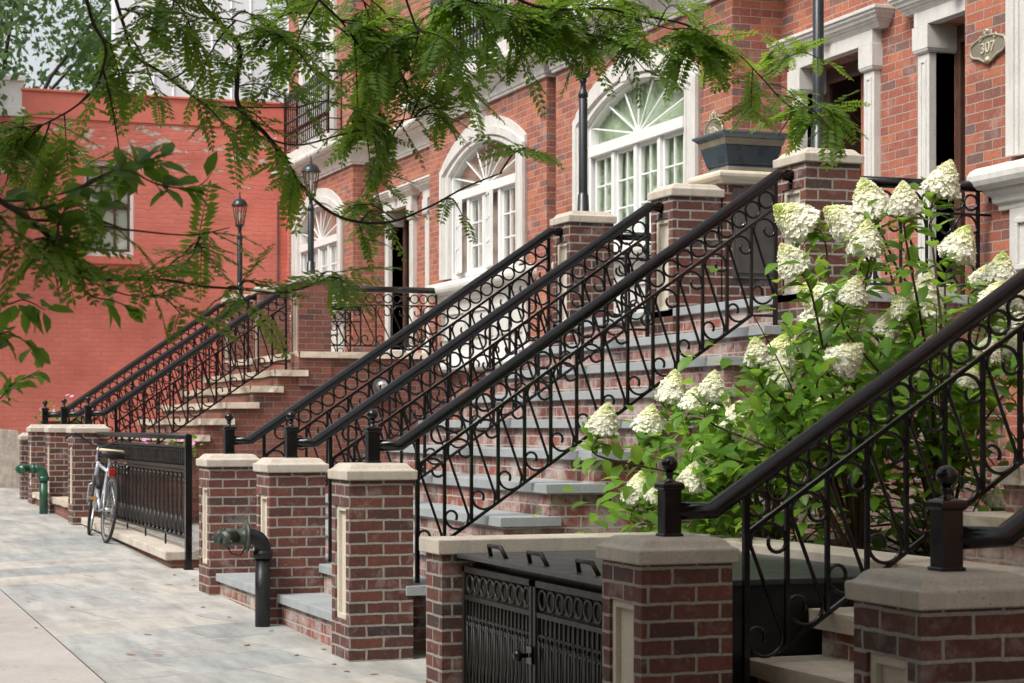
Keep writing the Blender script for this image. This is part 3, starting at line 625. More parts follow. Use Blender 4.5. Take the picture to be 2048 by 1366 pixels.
# ---- number plaques
def plaque(txt, y, z, wd, shape, label):
    p = thing('number_plaque', (XB, y, z), label, 'sign')
    b = MB(); n_ = 40
    if shape == 0:                                        # upright oval with shoulders
        P = [(wd/2*math.cos(a)*(1+.05*math.cos(2*a)), .115*math.sin(a)) for a in [2*math.pi*i/n_ for i in range(n_)]]
    else:
        P = [(wd/2*math.copysign(abs(math.cos(a))**.75, math.cos(a)), .062*math.copysign(abs(math.sin(a))**.6, math.sin(a)) - (.04*math.exp(-((math.cos(a))/.26)**2) if math.sin(a) < 0 else -.02*math.exp(-((math.cos(a))/.5)**2))) for a in [2*math.pi*i/n_ for i in range(n_)]]
    b.prism([(y+q[0], z+q[1]) for q in P], 'x', XB-.018, XB-.001); b.build('backplate', M['bronze'], p)
    b = MB(); b.tube([(XB-.019, y+q[0]*.97, z+q[1]*.97) for q in P], .009, 6, closed=True); b.build('rim', M['bronze_light'], p)
    b = MB(); zt = z + (.115 if shape == 0 else .068)
    for s in (-1, 1):
        b.tube([(XB-.02, y+s*(.015+.045*t+.018*math.sin(6*t)), zt+.012+.03*math.sin(math.pi*t)-.01*t) for t in [i/12 for i in range(13)]], .008, 6)
        b.torus((XB-.02, y+s*.03, zt+.022), .018, .006, 'x', 12, 5); b.torus((XB-.02, y+s*.085, zt+.0), .016, .006, 'x', 12, 5)
    b.lathe([(.002,-.02),(.016,-.008),(.016,.008),(.002,.02)], (XB-.02, y, zt+.04), 8)
    if shape: b.lathe([(.003,-.022),(.026,-.008),(.026,.008),(.003,.02)], (XB-.022, y, z-.085), 10, axis='x')
    b.build('crest', M['bronze_light'], p)
    cu = bpy.data.curves.new('numerals', 'FONT'); cu.body = txt; cu.size = .115 if shape == 0 else .10; cu.extrude = .004; cu.align_x = 'CENTER'; cu.align_y = 'CENTER'; cu.space_character = 1.0
    t = bpy.data.objects.new('tmp', cu); COL.objects.link(t); dg = bpy.context.evaluated_depsgraph_get()
    me = bpy.data.meshes.new_from_object(t.evaluated_get(dg)); bpy.data.objects.remove(t)
    sx = 1.15 if shape else 1.05
    me.transform(Matrix(((0,0,-1,-.021),(-sx,0,0,0),(0,1,0,-.002),(0,0,0,1)))); me.materials.append(M['numeral'])
    o = bpy.data.objects.new('numerals', me); COL.objects.link(o); o.parent = p; ORG[o.name] = ORG[p.name]
plaque('305', 15.45, 4.21, .34, 0, 'oval bronze plaque with the number 305 on red brick beside the arched window')
plaque('307', 11.33, 4.20, .42, 1, 'wide bronze plaque with the number 307 on red brick right of the open doorway')

# ================================================================== red building and what stands behind it
YR = 30.72
rb = thing('red_building', (5.5, YR, gz(YR)), 'red painted brick building closing the far end, its paint peeling near the top', 'building')
b = MB(); xw0, xw1 = at(165,500,30.5).x, at(272,500,30.5).x; zw0, zw1 = 4.27, 5.73
X0 = 3.16
b.box(X0, 7.75, YR, YR+.4, gz(YR)-.3, zw0); b.box(X0, xw0, YR, YR+.4, zw0, zw1); b.box(xw1, 7.75, YR, YR+.4, zw0, zw1); b.box(X0, 7.75, YR, YR+.4, zw1, 6.32)
b.box(X0, X0+.4, YR+.4, YR+11, gz(YR)-.3, 6.32); b.box(7.56,7.75,YR-.1,YR,gz(YR)-.2,6.3)
b.build('brick_wall', M['red_paint'], rb)
b = MB(); b.box(X0+.32, 7.75, YR-.02, YR+.4, 6.325, 6.72); b.box(X0+.30, 7.75, YR-.05, YR+.42, 6.72, 6.76); b.box(X0+.3,X0+.5,YR+.4,YR+11,6.325,6.74); b.build('parapet', M['red_flat'], rb, .01)
b = MB(); b.box(X0+.4, 12, YR+.4, YR+11, 6.05, 6.2); b.build('roof', M['roofing'], rb)
b = MB(); b.box(X0-.35, X0+.36, YR-.04, YR+3, 6.33, 6.47); b.box(X0-.30, X0+.34, YR, YR+3, 6.47, 6.86); b.box(X0-.42, X0+.37, YR-.06, YR+3, 6.86, 6.94); b.build('corner_cornice', M['white_paint'], rb, .01)
b = MB()
fw = .05
b.box(xw0,xw0+fw,YR+.10,YR+.2,zw0,zw1); b.box(xw1-fw,xw1,YR+.10,YR+.2,zw0,zw1); b.box(xw0+fw,xw1-fw,YR+.1,YR+.2,zw1-.07,zw1); b.box(xw0+fw,xw1-fw,YR+.1,YR+.2,zw0,zw0+.08)
wn = b.build('window', M['white_paint'], rb, .004)
b = MB(); iw = xw1-xw0-2*fw; zm = (zw0+zw1)/2+.05
for (za, zb, yy) in ((zm, zw1-.07, YR+.12), (zw0+.08, zm, YR+.15)):
    b.box(xw0+fw,xw1-fw,yy,yy+.03,za,za+.045); b.box(xw0+fw,xw1-fw,yy,yy+.03,zb-.045,zb)
    for i in range(4):
        x = xw0+fw+.02+(iw-.04)*i/3; b.box(x-.018,x+.018,yy+.002,yy+.028,za+.045,zb-.045)
    b.box(xw0+fw,xw1-fw,yy+.004,yy+.026,(za+zb)/2-.012,(za+zb)/2+.012)
b.build('sash', M['dark_wood'], wn)
b = MB(); b.box(xw0+fw,xw1-fw,YR+.166,YR+.172,zw0+.08,zw1-.07); b.build('pane', M['glass'], wn)
b = MB(); b.box(xw0+.02,xw1-.02,YR+.185,YR+.195,zw0+.03,zw1-.03); b.build('shade', M['white_shade'], wn)
b = MB(); b.box(xw0-.08,xw1+.08,YR-.06,YR+.2,zw0-.12,zw0-.002); b.build('window_sill', M['red_flat'], rb, .01)
b = MB(); b.prism([(X0-.03,gz(YR)-.2),(X0+.33,gz(YR)-.2),(X0+.30,1.2),(X0+.33,1.48),(X0+.25,1.62),(X0-.03,1.64)], 'y', YR-.05, YR+.02); b.build('parged_base', M['parge'], rb, .01)
b = MB(); b.tube([(7.38,YR-.02,.8),(7.40,YR-.02,5.2)], .012, 6); b.build('cable', M['wire'], rb)
sb = thing('metal_clad_extension', (8, 33, 6.2), 'white ribbed metal clad storey rising behind the red building', 'building')
b = MB(); x = at(236,100,33).x; p = []
while x < 14:
    p += [(x,33.5),(x+.30,33.5),(x+.306,33.486),(x+.324,33.486)]; x += .33
b.sweep(p, [(0,6.2),(0,11.5)], cap=False); b.box(p[0][0], p[0][0]+.1, 33.52, 33.9, 6.2, 11.5); b.box(p[0][0]+3.0, 13, 33.9, 41, 6.2, 11.4); b.build('cladding', M['siding'], sb)
fh = thing('far_house', (3, 58, 1.2), 'pale clapboard house seen beyond the red building at the left edge', 'house')
b = MB(); b.box(2.2, 9, 56, 66, 1, 10.5)
for i in range(40): b.box(2.17, 9, 55.97, 56, 1.2+i*.22, 1.2+i*.22+.03)
b.build('wall', paint_mat('clapboard', (.48,.54,.58), .6, 0, .05), fh)
for k in range(3):
    b = MB(); x = 2.6+k*.8; b.box(x, x+.5, 55.9, 55.96, 6.0, 7.9); wn = b.build('window', M['white_paint'], fh); q = MB(); q.box(x+.06,x+.44,55.88,55.9,6.08,7.8); q.build('pane', M['glass'], wn)

# ---- unseen houses around the camera: added to block low skylight, mirrored in the panes
UNSEEN_LABEL = 'unseen brick row house of the surrounding street'
def unseen_house(x0, x1, y0, y1, h, face):
    t = thing('row_house', ((x0+x1)/2, (y0+y1)/2, gz(min(max(y0,0),90))), UNSEEN_LABEL, 'house', 'unseen houses around the camera')
    b = MB(); b.box(x0, x1, y0+.01, y1-.01, 0 if y0 < 20 else .5, h); b.stack(x0, x1, y0+.01, y1-.01, [(.0,h),(.25,h+.15),(.3,h+.45),(.2,h+.5)]); b.build('brick_wall', M['brick_facade'], t)
    w_ = MB(); g = MB()
    for s in range(3):
        for k in range(3):
            y = y0 + (y1-y0)*(k+.5)/3; z = 1.6+s*3.2; xx = x1 if face > 0 else x0
            w_.box(xx-.03, xx+.03, y-.55, y+.55, z, z+1.9); g.box(xx-.036, xx+.036, y-.45, y+.45, z+.1, z+1.8)
    w_.build('window_frames', M['limestone'], t); g.build('window_panes', M['sheet_metal'], t)
for k in range(9): unseen_house(-20, -13.5, -26+8*k, -18+8*k, 9.5+(k*37%5)*.5, 1)
for k in range(3): unseen_house(7.6, 15, -20+8*k, -12+8*k, 9.6, -1)  # near row carried on behind the camera, on this side of the street
# ================================================================== stoops, piers, railings
def slab(b, x0, x1, y0, y1, z, th, rough=0):
    if not rough: b.box(x0, x1, y0, y1, z-th, z); return
    n_ = 14; rnd = random.Random(int(z*977+y0*31)); top = [(x0 + (x1-x0)*0, 0)]
    ys = [y0 + (y1-y0)*i/n_ for i in range(n_+1)]
    fr = [x0 - rnd.uniform(0, rough) for _ in ys]; lo = [x0 - rnd.uniform(0, rough*.9)+rough*.4 for _ in ys]; zl = [z-th+rnd.uniform(-.006,.012) for _ in ys]
    for i in range(n_):
        a, c = ys[i], ys[i+1]
        b.face([(fr[i],a,z),(x1,a,z),(x1,c,z),(fr[i+1],c,z)])
        b.face([(lo[i],a,zl[i]),(fr[i],a,z-.008),(fr[i+1],c,z-.008),(lo[i+1],c,zl[i+1])]); b.face([(fr[i],a,z-.008),(fr[i],a,z),(fr[i+1],c,z),(fr[i+1],c,z-.008)])
        b.face([(lo[i],a,zl[i]),(lo[i+1],c,zl[i+1]),(x1,c,z-th),(x1,a,z-th)])
    for yy, k, s in ((y0,0,1),(y1,n_,-1)):
        m_ = 6; xs = [x0+(x1-x0)*i/m_ for i in range(m_+1)]; o = [yy - s*rnd.uniform(0,rough) for _ in xs]
        for i in range(m_):
            q = [(xs[i],o[i],z-th+.004),(xs[i+1],o[i+1],z-th+.004),(xs[i+1],yy,z),(xs[i],yy,z)]; b.face(q if s > 0 else q[::-1])
            q = [(xs[i],o[i],z-th+.004),(xs[i],yy,z-th),(xs[i+1],yy,z-th),(xs[i+1],o[i+1],z-th+.004)]; b.face(q if s > 0 else q[::-1])
    b.face([(x1,y0,z-th),(x1,y1,z-th),(x1,y1,z),(x1,y0,z)])

def stoop(label, ys, steps, xl, zl, tread_mat, wall_mat, rough, x_end):
    """ys: near faces of the three piers (near, middle, far); steps: (x, z) of each tread's front edge; xl, zl landing"""
    yn, ym, yf = ys; y0, y1 = yn, yf + .385
    r = thing('stoop', (3.1, ym, gz(ym)), label, 'stoop')
    w_ = MB(); th = .058 if not rough else .075
    first = steps[0][0]
    for k, (x, z) in enumerate(steps):
        zlow = gz(y0) - .2
        nx = steps[k+1][0] if k + 1 < len(steps) else xl
        if x < 3.52 and nx < 3.75:                        # between the piers only
            for (a, c) in ((yn+.387, ym-.002), (ym+.387, yf-.002)): w_.box(x+.035, nx+.035 if k+1 < len(steps) else nx, a, c, zlow, z-th)
        else: w_.box(max(x+.035, 3.50), nx+.035, y0+.03, y1-.03, zlow, z-th)
    w_.box(xl+.035, XR-.004, y0+.03, y1-.03, gz(y0)-.2, zl-th)
    w_.build('brick_base', wall_mat, r)
    for k, (x, z) in enumerate(steps):
        b = MB(); nx = (steps[k+1][0] if k + 1 < len(steps) else xl) + .07
        if x < 3.42:
            for (a, c) in ((yn+.389, ym-.004), (ym+.389, yf-.004)): slab(b, x, nx, a, c, z, th, rough)
        else: slab(b, x, nx+.03, y0-.012, y1+.012, z, th, rough)
        b.build('tread', tread_mat, r, .004 if not rough else 0)
    b = MB(); slab(b, xl, x_end, y0-.012, y1+.012, zl, th, rough); b.build('landing_slab', tread_mat, r, .004 if not rough else 0)
    return r
def pier(x, y, zb, zc, label, panel=True, mat=None, size=.385, big=True):
    """brick pier: near-front corner (x, y), base zb, zc = underside of the cap"""
    p = thing('brick_pier', (x+size/2, y+size/2, zb), label, 'pier')
    b = MB(); s = size; d = .05; pw = .235; c = y + s/2
    if panel:
        pz0, pz1 = zb + .23, zc - .15
        b.box(x+d, x+s, y, y+s, zb-.15, zc); b.box(x, x+d, y, c-pw/2, zb-.15, zc); b.box(x, x+d, c+pw/2, y+s, zb-.15, zc)
        b.box(x, x+d, c-pw/2, c+pw/2, zb-.15, pz0); b.box(x, x+d, c-pw/2, c+pw/2, pz1, zc)
    else: b.box(x, x+s, y, y+s, zb-.15, zc)
    b.build('brick_shaft', mat or M['brick_pier'], p)
    if panel:
        b = MB(); f = .032
        b.box(x+.012, x+d+.01, c-pw/2+.001, c-pw/2+f, pz0+.001, pz1-.001); b.box(x+.012, x+d+.01, c+pw/2-f, c+pw/2-.001, pz0+.001, pz1-.001)
        b.box(x+.012, x+d+.01, c-pw/2+f, c+pw/2-f, pz0+.001, pz0+f); b.box(x+.012, x+d+.01, c-pw/2+f, c+pw/2-f, pz1-f, pz1-.001); b.box(x+.034, x+d+.01, c-pw/2+f, c+pw/2-f, pz0+f, pz1-f)
        b.build('stone_panel', M['panel_stone'], p, .003)
    b = MB()
    b.stack(x, x+s, y, y+s, [(.008,zc),(.020,zc+.004),(.022,zc+.052),(.018,zc+.058),(.008,zc+.060),(-.004,zc+.068),(-.018,zc+.086),(-.030,zc+.094),(-.040,zc+.097)])
    b.build('cap', M['cast_stone'], p, .004)
    return p
def scroll_pts(w_, H, m, r, flip=False):
    q = math.sqrt(1+m*m); c1 = Vector((w_*.54, H + m*w_*.54 - r*q - .006)); c2 = Vector((w_*.46, m*w_*.46 + r*q + .006)); r2 = r*.5; P = []
    def arcp(c, rad, a0, a1, n_): return [(c.x+rad*math.cos(R(a0+(a1-a0)*i/n_)), c.y+rad*math.sin(R(a0+(a1-a0)*i/n_))) for i in range(n_+1)]
    P += arcp(c1 + Vector((r-r2, 0)), r2, -215, 0, 9); P += arcp(c1, r, 12, 188, 10)
    P += arcp(c2, r, 8, -180, 11); P += arcp(c2 - Vector((r-r2, 0)), r2, 168, -35, 9)
    return P
def railing(label, Y, xn, zcap, kb, kt, xe, xp0, npan, bot_extra=0, newel=True, group=None, slope_end=None):
    """raking iron railing in the plane Y: newel at xn on a cap at zcap, kink kb=(x,z), top kink kt, level end xe, first post xp0"""
    t = thing('stair_railing', (xn, Y, zcap), label, 'railing', group)
    m = (kt[1]-kb[1])/(kt[0]-kb[0]); hz = lambda x: kb[1] + m*(x-kb[0])
    MID, BOT = -.195, -.765
    if newel:
        b = MB(); h = .036; b.box(xn-h,xn+h,Y-h,Y+h,zcap,zcap+.185); b.box(xn-h-.006,xn+h+.006,Y-h-.006,Y+h+.006,zcap,zcap+.012)
        b.stack(xn-h,xn+h,Y-h,Y+h,[(.002,zcap+.182),(.010,zcap+.188),(.010,zcap+.206),(.004,zcap+.212),(-.014,zcap+.218)])
        nw = b.build('newel_post', M['iron'], t, .003)
        b = MB(); c = zcap+.212; pr = [(.026,0),(.026,.006),(.014,.012),(.012,.022),(.019,.030),(.019,.036),(.013,.042)] + [(.033*math.sin(a), .072-.033*math.cos(a)) for a in [R(22+158*i/12) for i in range(13)]]
        b.lathe([(max(q[0],.0005), q[1]) for q in pr], (xn,Y,c), 20); b.build('ball_finial', M['iron'], nw)
    b = MB(); b.tube([(xn+.03 if newel else kb[0]-.05,Y,kb[1]),(kb[0],Y,kb[1]),(kt[0],Y,kt[1]),(xe,Y,kt[1])], .037, 14); hr = b.build('handrail', M['iron'], t)
    b = MB(); b.tube([(xe-.01,Y,kt[1]-.03),(xe-.01,Y,kt[1]-.09)], .012, 8); b.build('bracket', M['iron'], hr)
    pw = (kt[0]-.02-xp0)/npan
    b = MB(); b.tube([(xp0,Y,hz(xp0)+MID),(kt[0]-.02,Y,hz(kt[0]-.02)+MID)], .0125, 4); b.build('middle_rail', M['iron'], t)
    xl_ = kt[0]-.02-pw
    b = MB(); b.tube([(xp0+pw*.8,Y,hz(xp0+pw*.8)+BOT),(xl_,Y,hz(xl_)+BOT),(kt[0]-.02,Y,hz(xl_)+BOT)], .0125, 4); b.build('bottom_rail', M['iron'], t)
    first = None; hl = 0
    for i in range(npan+1):
        x = xp0 + pw*i; zlo = hz(x)+BOT; ztp = hz(x)+MID
        if i in (0, npan): zlo = hz(x)+BOT-.17 if i == 0 else hz(xl_)+BOT-.10; ztp = hz(x)-.02
        q = MB(); q.bar((x,Y,zlo),(x,Y,ztp), .018 if i not in (0,npan) else .024)
        if i in (0, npan): q.build('end_post', M['iron'], t)
        elif first is None: first = q.build('baluster', M['iron'], t); fx = x
        else: inst(first, 'baluster', t, (x-fx, 0, m*(x-fx)))
    H = BOT*-1 + MID; r = pw*.43; sp = scroll_pts(pw, H, m, r); fs = None
    for i in range(npan):
        x = xp0 + pw*i
        if fs is None:
            q = MB(); q.tube([(x+p[0],Y,hz(x)+BOT+p[1]) for p in sp], .0082, 6); fs = q.build('scroll', M['iron'], t)
        elif i == npan-1:
            s2 = scroll_pts(pw, H+m*pw, 0, r); s2 = [(p[0], p[1]) for p in scroll_pts(pw, H, m, r)]
            q = MB(); k = len(s2)//2; q.tube([(x+p[0],Y,hz(x)+BOT+p[1]) for p in s2], .0082, 6); q.build('scroll', M['iron'], t)
        else: inst(fs, 'scroll', t, (pw*i, 0, m*pw*i))
    rr = .0505; n_ = int((kt[0]-.07-kb[0]-.10)/.0945); fr = None
    off = (MID*.5 - .008)
    for i in range(n_):
        x = kt[0]-.085 - .0945*i; z = hz(x)+off
        if fr is None: q = MB(); q.torus((x,Y,z), rr, .0082, 'y', 22, 6); fr = q.build('ring', M['iron'], t); f0 = (x, z)
        else: inst(fr, 'ring', t, (x-f0[0], 0, z-f0[1]))
    return t
def level_rail(label, Y, x0, x1, ztop, zbot, xe, npan=6, shift=0):
    t = thing('landing_railing', (x0, Y, zbot), label, 'railing')
    b = MB(); b.tube([(x0-.03,Y,ztop),(xe,Y,ztop)], .036, 14); hr = b.build('handrail', M['iron'], t)
    b = MB(); b.tube([(xe-.015,Y,ztop-.02),(xe-.015,Y,ztop-.10)], .012, 8); b.build('bracket', M['iron'], hr)
    zm, zb = ztop-.185, zbot+.06
    b = MB(); b.tube([(x0,Y,zm),(xe-.01,Y,zm)], .011, 4); b.build('middle_rail', M['iron'], t)
    b = MB(); b.tube([(x0,Y,zb),(x1,Y,zb)], .011, 4); b.build('bottom_rail', M['iron'], t)
    pw = (x1-x0)/npan; fb = fs = fr = None
    for i in range(npan+1):
        x = x0+pw*i; e = i in (0, npan); q = MB(); q.bar((x,Y,zbot-.01 if e else zb),(x,Y,ztop-.02 if e else zm), .022 if e else .016)
        if e: q.build('end_post', M['iron'], t)
        elif fb is None: fb = q.build('baluster', M['iron'], t); fx = x
        else: inst(fb, 'baluster', t, (x-fx,0,0))
    sp = scroll_pts(pw, zm-zb, 0, pw*.42)
    for i in range(npan):
        if fs is None: q = MB(); q.tube([(x0+p[0],Y,zb+p[1]) for p in sp], .0082, 6); fs = q.build('scroll', M['iron'], t)
        else: inst(fs, 'scroll', t, (pw*i,0,0))
    n_ = int((x1-x0)/.107); st = (x1-x0)/n_
    for i in range(n_):
        x = x0+st*(i+.5)
        if fr is None: q = MB(); q.torus((x,Y,zm+.078), .050, .0082, 'y', 22, 6); fr = q.build('ring', M['iron'], t); f0 = x
        else: inst(fr, 'ring', t, (x-f0,0,0))
    return t

YB = (11.12, 13.10, 15.08); YA = (22.5, 24.48, 26.3); YC = (3.02, 5.00, 6.985)
stepsB = [(3.15+.29*k, .57+.1945*k) for k in range(10)]
stepsA = [(5.39-.285*j, 2.335-.187*j) for j in range(8, -1, -1)]
stepsC = [(3.15+.297*k, .352+.195*k) for k in range(11)]
stoop('middle double stoop with smooth grey slab treads over limewashed brick risers', YB, stepsB, 6.06, 2.54, M['bluestone'], M['brick_stoop'], 0, XR-.006)
stoop('far double stoop with rough tan stone treads in front of the red building', YA, stepsA, 5.68, 2.55, M['rough_stone'], M['brick_brown'], .022, XR-.006)
stoop('near double stoop with tan stone treads behind the two closest brick piers', YC, stepsC, 6.42, 2.54, M['rough_stone'], M['brick_stoop'], .016, XR-.006)
ZC = {'A': 1.61, 'B': 1.38, 'C': 1.165}
for s, ys, who, tr in (('B', YB, 'middle stoop', 'grey tread'), ('A', YA, 'far stoop by the red wall', 'tan tread'), ('C', YC, 'near stoop', 'tan tread')):
    lab = {'B': ('brick pier nearest the bin store, first of three at the grey stepped stoop', 'brick pier right behind the elbow of the dark brass headed standpipe', 'brick pier next to the iron fence end post, left of the dark standpipe'),
           'A': ('brick pier joining the far end of the iron areaway fence behind the bicycle', 'brick pier rising behind the green standpipe, at the foot of the far stoop', 'tan capped brick pier left of the green standpipe, beside the short brick post'),
           'C': (None, 'closest brick pier, cut by the bottom right edge, tan cap with an iron newel', 'large brick pier right of the black iron gates, tan cap with an iron newel')}[s]
    for yy, l in zip(ys, lab):
        if l: pier(3.10, yy, gz(yy), ZC[s], l)
XU = {'A': 5.67, 'B': 6.06}
for s, ys, labs in (('B', YB, ('tall brick pier under the near lamp post, beside the white flowers', 'tall brick pier without a lamp, in front of the planter pedestal', 'tall brick pier carrying the lamp post in front of the closed arched window')),
                    ('A', YA, ('tall brick pier topping the far stoop, its lamp before the farthest arched window', 'tall brick pier without a lamp at the head of the far stoop', 'tall brick pier under the lamp post seen against the red wall'))):
    for yy, l in zip(ys, labs):
        pp = pier(XU[s], yy, 2.30, 3.35, l, mat=M['brick_pier'] if s == 'B' else M['brick_brown'])
# low pier at the far left
pier(3.10, 27.4, gz(27.4), 1.50, 'short brick post beside the cracked grey base of the red building', panel=False, size=.24)

for (Y, l) in zip((11.31, 13.29, 15.27), ('black scrolled stair railing nearest the camera on the grey stepped stoop', 'black scrolled stair railing dividing the two flights of the grey stepped stoop', 'black scrolled stair railing on the far side of the grey stepped stoop')):
    railing(l, Y, 3.295, 1.477, (3.46,1.58), (5.965,3.285), 6.065, 3.57, 14)
for (Y, l) in zip((22.69, 24.67, 26.49), ('black scrolled stair railing above the iron areaway fence, nearest on the far stoop', 'black scrolled stair railing dividing the two flights of the far stoop', 'black scrolled stair railing closest to the red wall')):
    railing(l, Y, 3.295, 1.707, (3.467,1.83), (5.585,3.30), 5.69, 3.60, 12)
railing('thick black stair railing crossing in front of the white hydrangea', 7.175, 3.305, 1.262, (3.49,1.36), (6.42,3.285), 6.52, 3.64, 15)
railing('black stair railing starting at the closest newel, its handrail cut by the right edge', 5.19, 3.305, 1.262, (3.51,1.36), (6.42,3.285), 6.52, 3.64, 15)
level_rail('black landing railing behind the white flowers, between the lamp pier and the 307 bay', 11.31, 6.47, 7.44, 3.27, 2.55, XB, 5)
level_rail('black landing railing on the far side of the grey stoop, below the closed arched window', 15.27, 6.47, 7.44, 3.27, 2.55, XB, 5)
level_rail('black landing railing of the far stoop, left of the open arched window', 22.69, 6.09, 7.40, 3.30, 2.57, XB, 7)
level_rail('black landing railing of the far stoop seen through the nearer one', 26.49, 6.09, 7.40, 3.30, 2.57, XB, 7)

# ---- divider with planter and meter door
dv = thing('divider_pedestal', (6.47, 13.1, 2.54), 'brick pedestal with a cream stone ledge and a dark meter door', 'pedestal')
b = MB(); b.box(6.46, 6.96, 13.09, 13.5, 2.3, 3.455); b.build('brick_shaft', M['brick_pier'], dv)
b = MB(); b.stack(6.46, 6.96, 13.09, 13.5, [(.005,3.455),(.02,3.46),(.022,3.475),(.045,3.485),(.06,3.505),(.062,3.525),(.05,3.545),(.02,3.55)]); b.build('ledge', M['cream_stone'], dv, .004)
b = MB(); b.box(6.53,6.91,13.065,13.091,2.78,3.42); b.box(6.55,6.89,13.055,13.066,2.805,3.395); b.bar((6.58,13.05,3.18),(6.58,13.054,3.18),.03)
md = b.build('meter_door', M['metal_door'], dv, .003)
b = MB(); b.lathe([(.012,0),(.014,-.012),(.008,-.02)], (6.60,13.053,3.15), 10, axis='y'); b.build('knob', M['steel'], md)
pl = thing('planter', (6.53, 13.1, 3.55), 'blue glazed rectangular planter with a flared rim on the cream ledge', 'planter')
b = MB(); x0,x1,y0,y1 = 6.51,6.90,13.12,13.47; z = 3.552
b.stack(x0,x1,y0,y1,[(-.01,z),(.0,z+.035),(-.012,z+.05),(.0,z+.055),(.035,z+.185),(.03,z+.19)]); b.build('basin', M['blue_glaze'], pl, .004)
b = MB(); b.stack(x0,x1,y0,y1,[(.03,z+.19),(.04,z+.195),(.052,z+.235),(.05,z+.24)]); b.stack(x0,x1,y0,y1,[(.004,z+.001),(.006,z+.012),(.004,z+.034)]); b.build('carved_band', M['bronze'], pl, .003)
b = MB(); b.stack(x0,x1,y0,y1,[(.05,z+.24),(.075,z+.262),(.085,z+.268),(.085,z+.285),(.06,z+.288)]); b.build('rim', M['blue_rim'], pl, .004)

# ---- lamp posts
def lamp(x, y, z, h, label):
    t = thing('lamp_post', (x,y,z), label, 'lamp')
    b = MB(); b.lathe([(.058,0),(.058,.012),(.050,.02),(.044,.15),(.038,.155),(.036,.17),(.036,h-.16),(.030,h-.15),(.041,h-.145),(.041,h-.115),(.026,h-.09),(.021,h-.03),(.030,h-.015),(.030,h)], (x,y,z), 18); b.build('pole', M['lamp_iron'], t)
    g = z+h; b = MB(); b.lathe([(.020,0),(.055,.02),(.066,.03),(.066,.045),(.055,.05)], (x,y,g), 6, False); b.build('lantern_cup', M['lamp_iron'], t)
    b = MB(); b.lathe([(.052,.05),(.092,.295)], (x,y,g), 6, False); b.build('lantern_glass', M['lamp_glass'], t)
    b = MB()
    for k in range(6):
        a = math.pi*k/3; b.bar((x+.054*math.cos(a),y+.054*math.sin(a),g+.045),(x+.095*math.cos(a),y+.095*math.sin(a),g+.30),.010)
    b.build('lantern_frame', M['lamp_iron'], t)
    b = MB(); b.lathe([(.093,.295),(.118,.298),(.120,.310),(.105,.318),(.100,.335),(.082,.365),(.050,.390),(.020,.402),(.012,.410),(.018,.42),(.010,.432),(.006,.455),(.010,.462),(.003,.50)], (x,y,g), 12); b.build('lantern_roof', M['lamp_iron'], t)
    b = MB(); b.lathe([(.012,.06),(.014,.14),(.022,.17),(.022,.21),(.012,.235)], (x,y,g), 10); b.build('bulb', M['white_shade'], t)
    return t
zt = 3.35 + .097
lamp(6.2525, 11.31, zt, 1.12, 'dark lamp post whose top leaves the frame, on the pier by the flowers')
lamp(6.2525, 15.27, zt, 1.10, 'dark lamp post in front of the closed arched window')
lamp(5.8625, 22.69, zt, .90, 'dark lamp post in front of the farthest arched window')
lamp(5.8625, 26.49, zt, .90, 'dark lamp post standing out against the red wall')

# ---- meter box on the flank of the far stoop
mp_ = atY(756,768,22.55); t = thing('utility_meter', mp_, 'grey utility meter box on the brick flank of the far stoop', 'meter')
b = MB(); b.box(mp_.x-.07,mp_.x+.09,22.42,22.63,mp_.z-.19,mp_.z+.07); b.build('box', M['metal_door'], t, .01)
b = MB(); b.lathe([(.07,0),(.075,-.03),(.06,-.07),(.03,-.09)], (mp_.x+.01,22.42,mp_.z-.03), 16, axis='y'); b.build('dial_cover', M['steel'], t)
b = MB(); b.tube([(mp_.x,22.55,mp_.z-.19),(mp_.x,22.55,mp_.z-.9)], .022, 8); b.build('conduit', M['metal_door'], t)

# ---- wire ball plant frame on the far landing
p = atY(826,676,22.35); t = thing('twig_wreath', p, 'round wreath of bare twigs by the open far doorway', 'wreath')
p = atY(826,676,23.6); b = MB()
for k in range(26):
    a = random.uniform(0,6.28); e = random.uniform(-1,1); rr = .15*random.uniform(.75,1.05); ax = Vector((random.gauss(0,1),random.gauss(0,1),random.gauss(0,1))).normalized(); u = ax.orthogonal().normalized(); v = ax.cross(u)
    b.tube([p+(u*math.cos(a+q*.35)+v*math.sin(a+q*.35))*rr for q in range(12)], .004, 4)
t.location = p; ORG[t.name] = p; b.build('twigs', M['twig'], t)
# ================================================================== areaway fence on its low wall (where the bicycle leans)
fw_ = thing('low_wall', (3.35, 20, gz(20)), 'low brick wall with a tan stone coping under the iron areaway fence', 'wall')
y0, y1 = 17.42, 22.59
def slope(b, z0, z1, ya, yb):
    b.v = [(p[0], p[1], p[2] + z0 + (z1-z0)*(p[1]-ya)/(yb-ya)) for p in b.v]; return b
b = MB(); b.box(3.25,3.50,y0,y1,gz(y0)-.2,.53); b.build('brick_base', M['brick_brown'], fw_)
b = MB(); n_ = 3
for i in range(n_):
    a, c = y0-.03+(y1-y0+.03)*i/n_, y0-.03+(y1-y0+.03)*(i+1)/n_ - .006; b.box(3.19,3.53,a,c,.0,.075)
slope(b,.52,.60,y0,y1).build('coping', M['cast_stone'], fw_, .008)
fe = thing('areaway_fence', (3.37, 20, .6), 'black cast iron areaway fence with turned balusters on the low coping', 'fence')
xf = 3.37; ZT = 1.60
b = MB(); h = .028; b.box(xf-h,xf+h,17.28-h,17.28+h,gz(17.28)-.05,1.615); b.box(xf-.04,xf+.04,17.24,17.32,gz(17.28)-.04,gz(17.28)+.02); b.build('end_post', M['iron'], fe, .003)
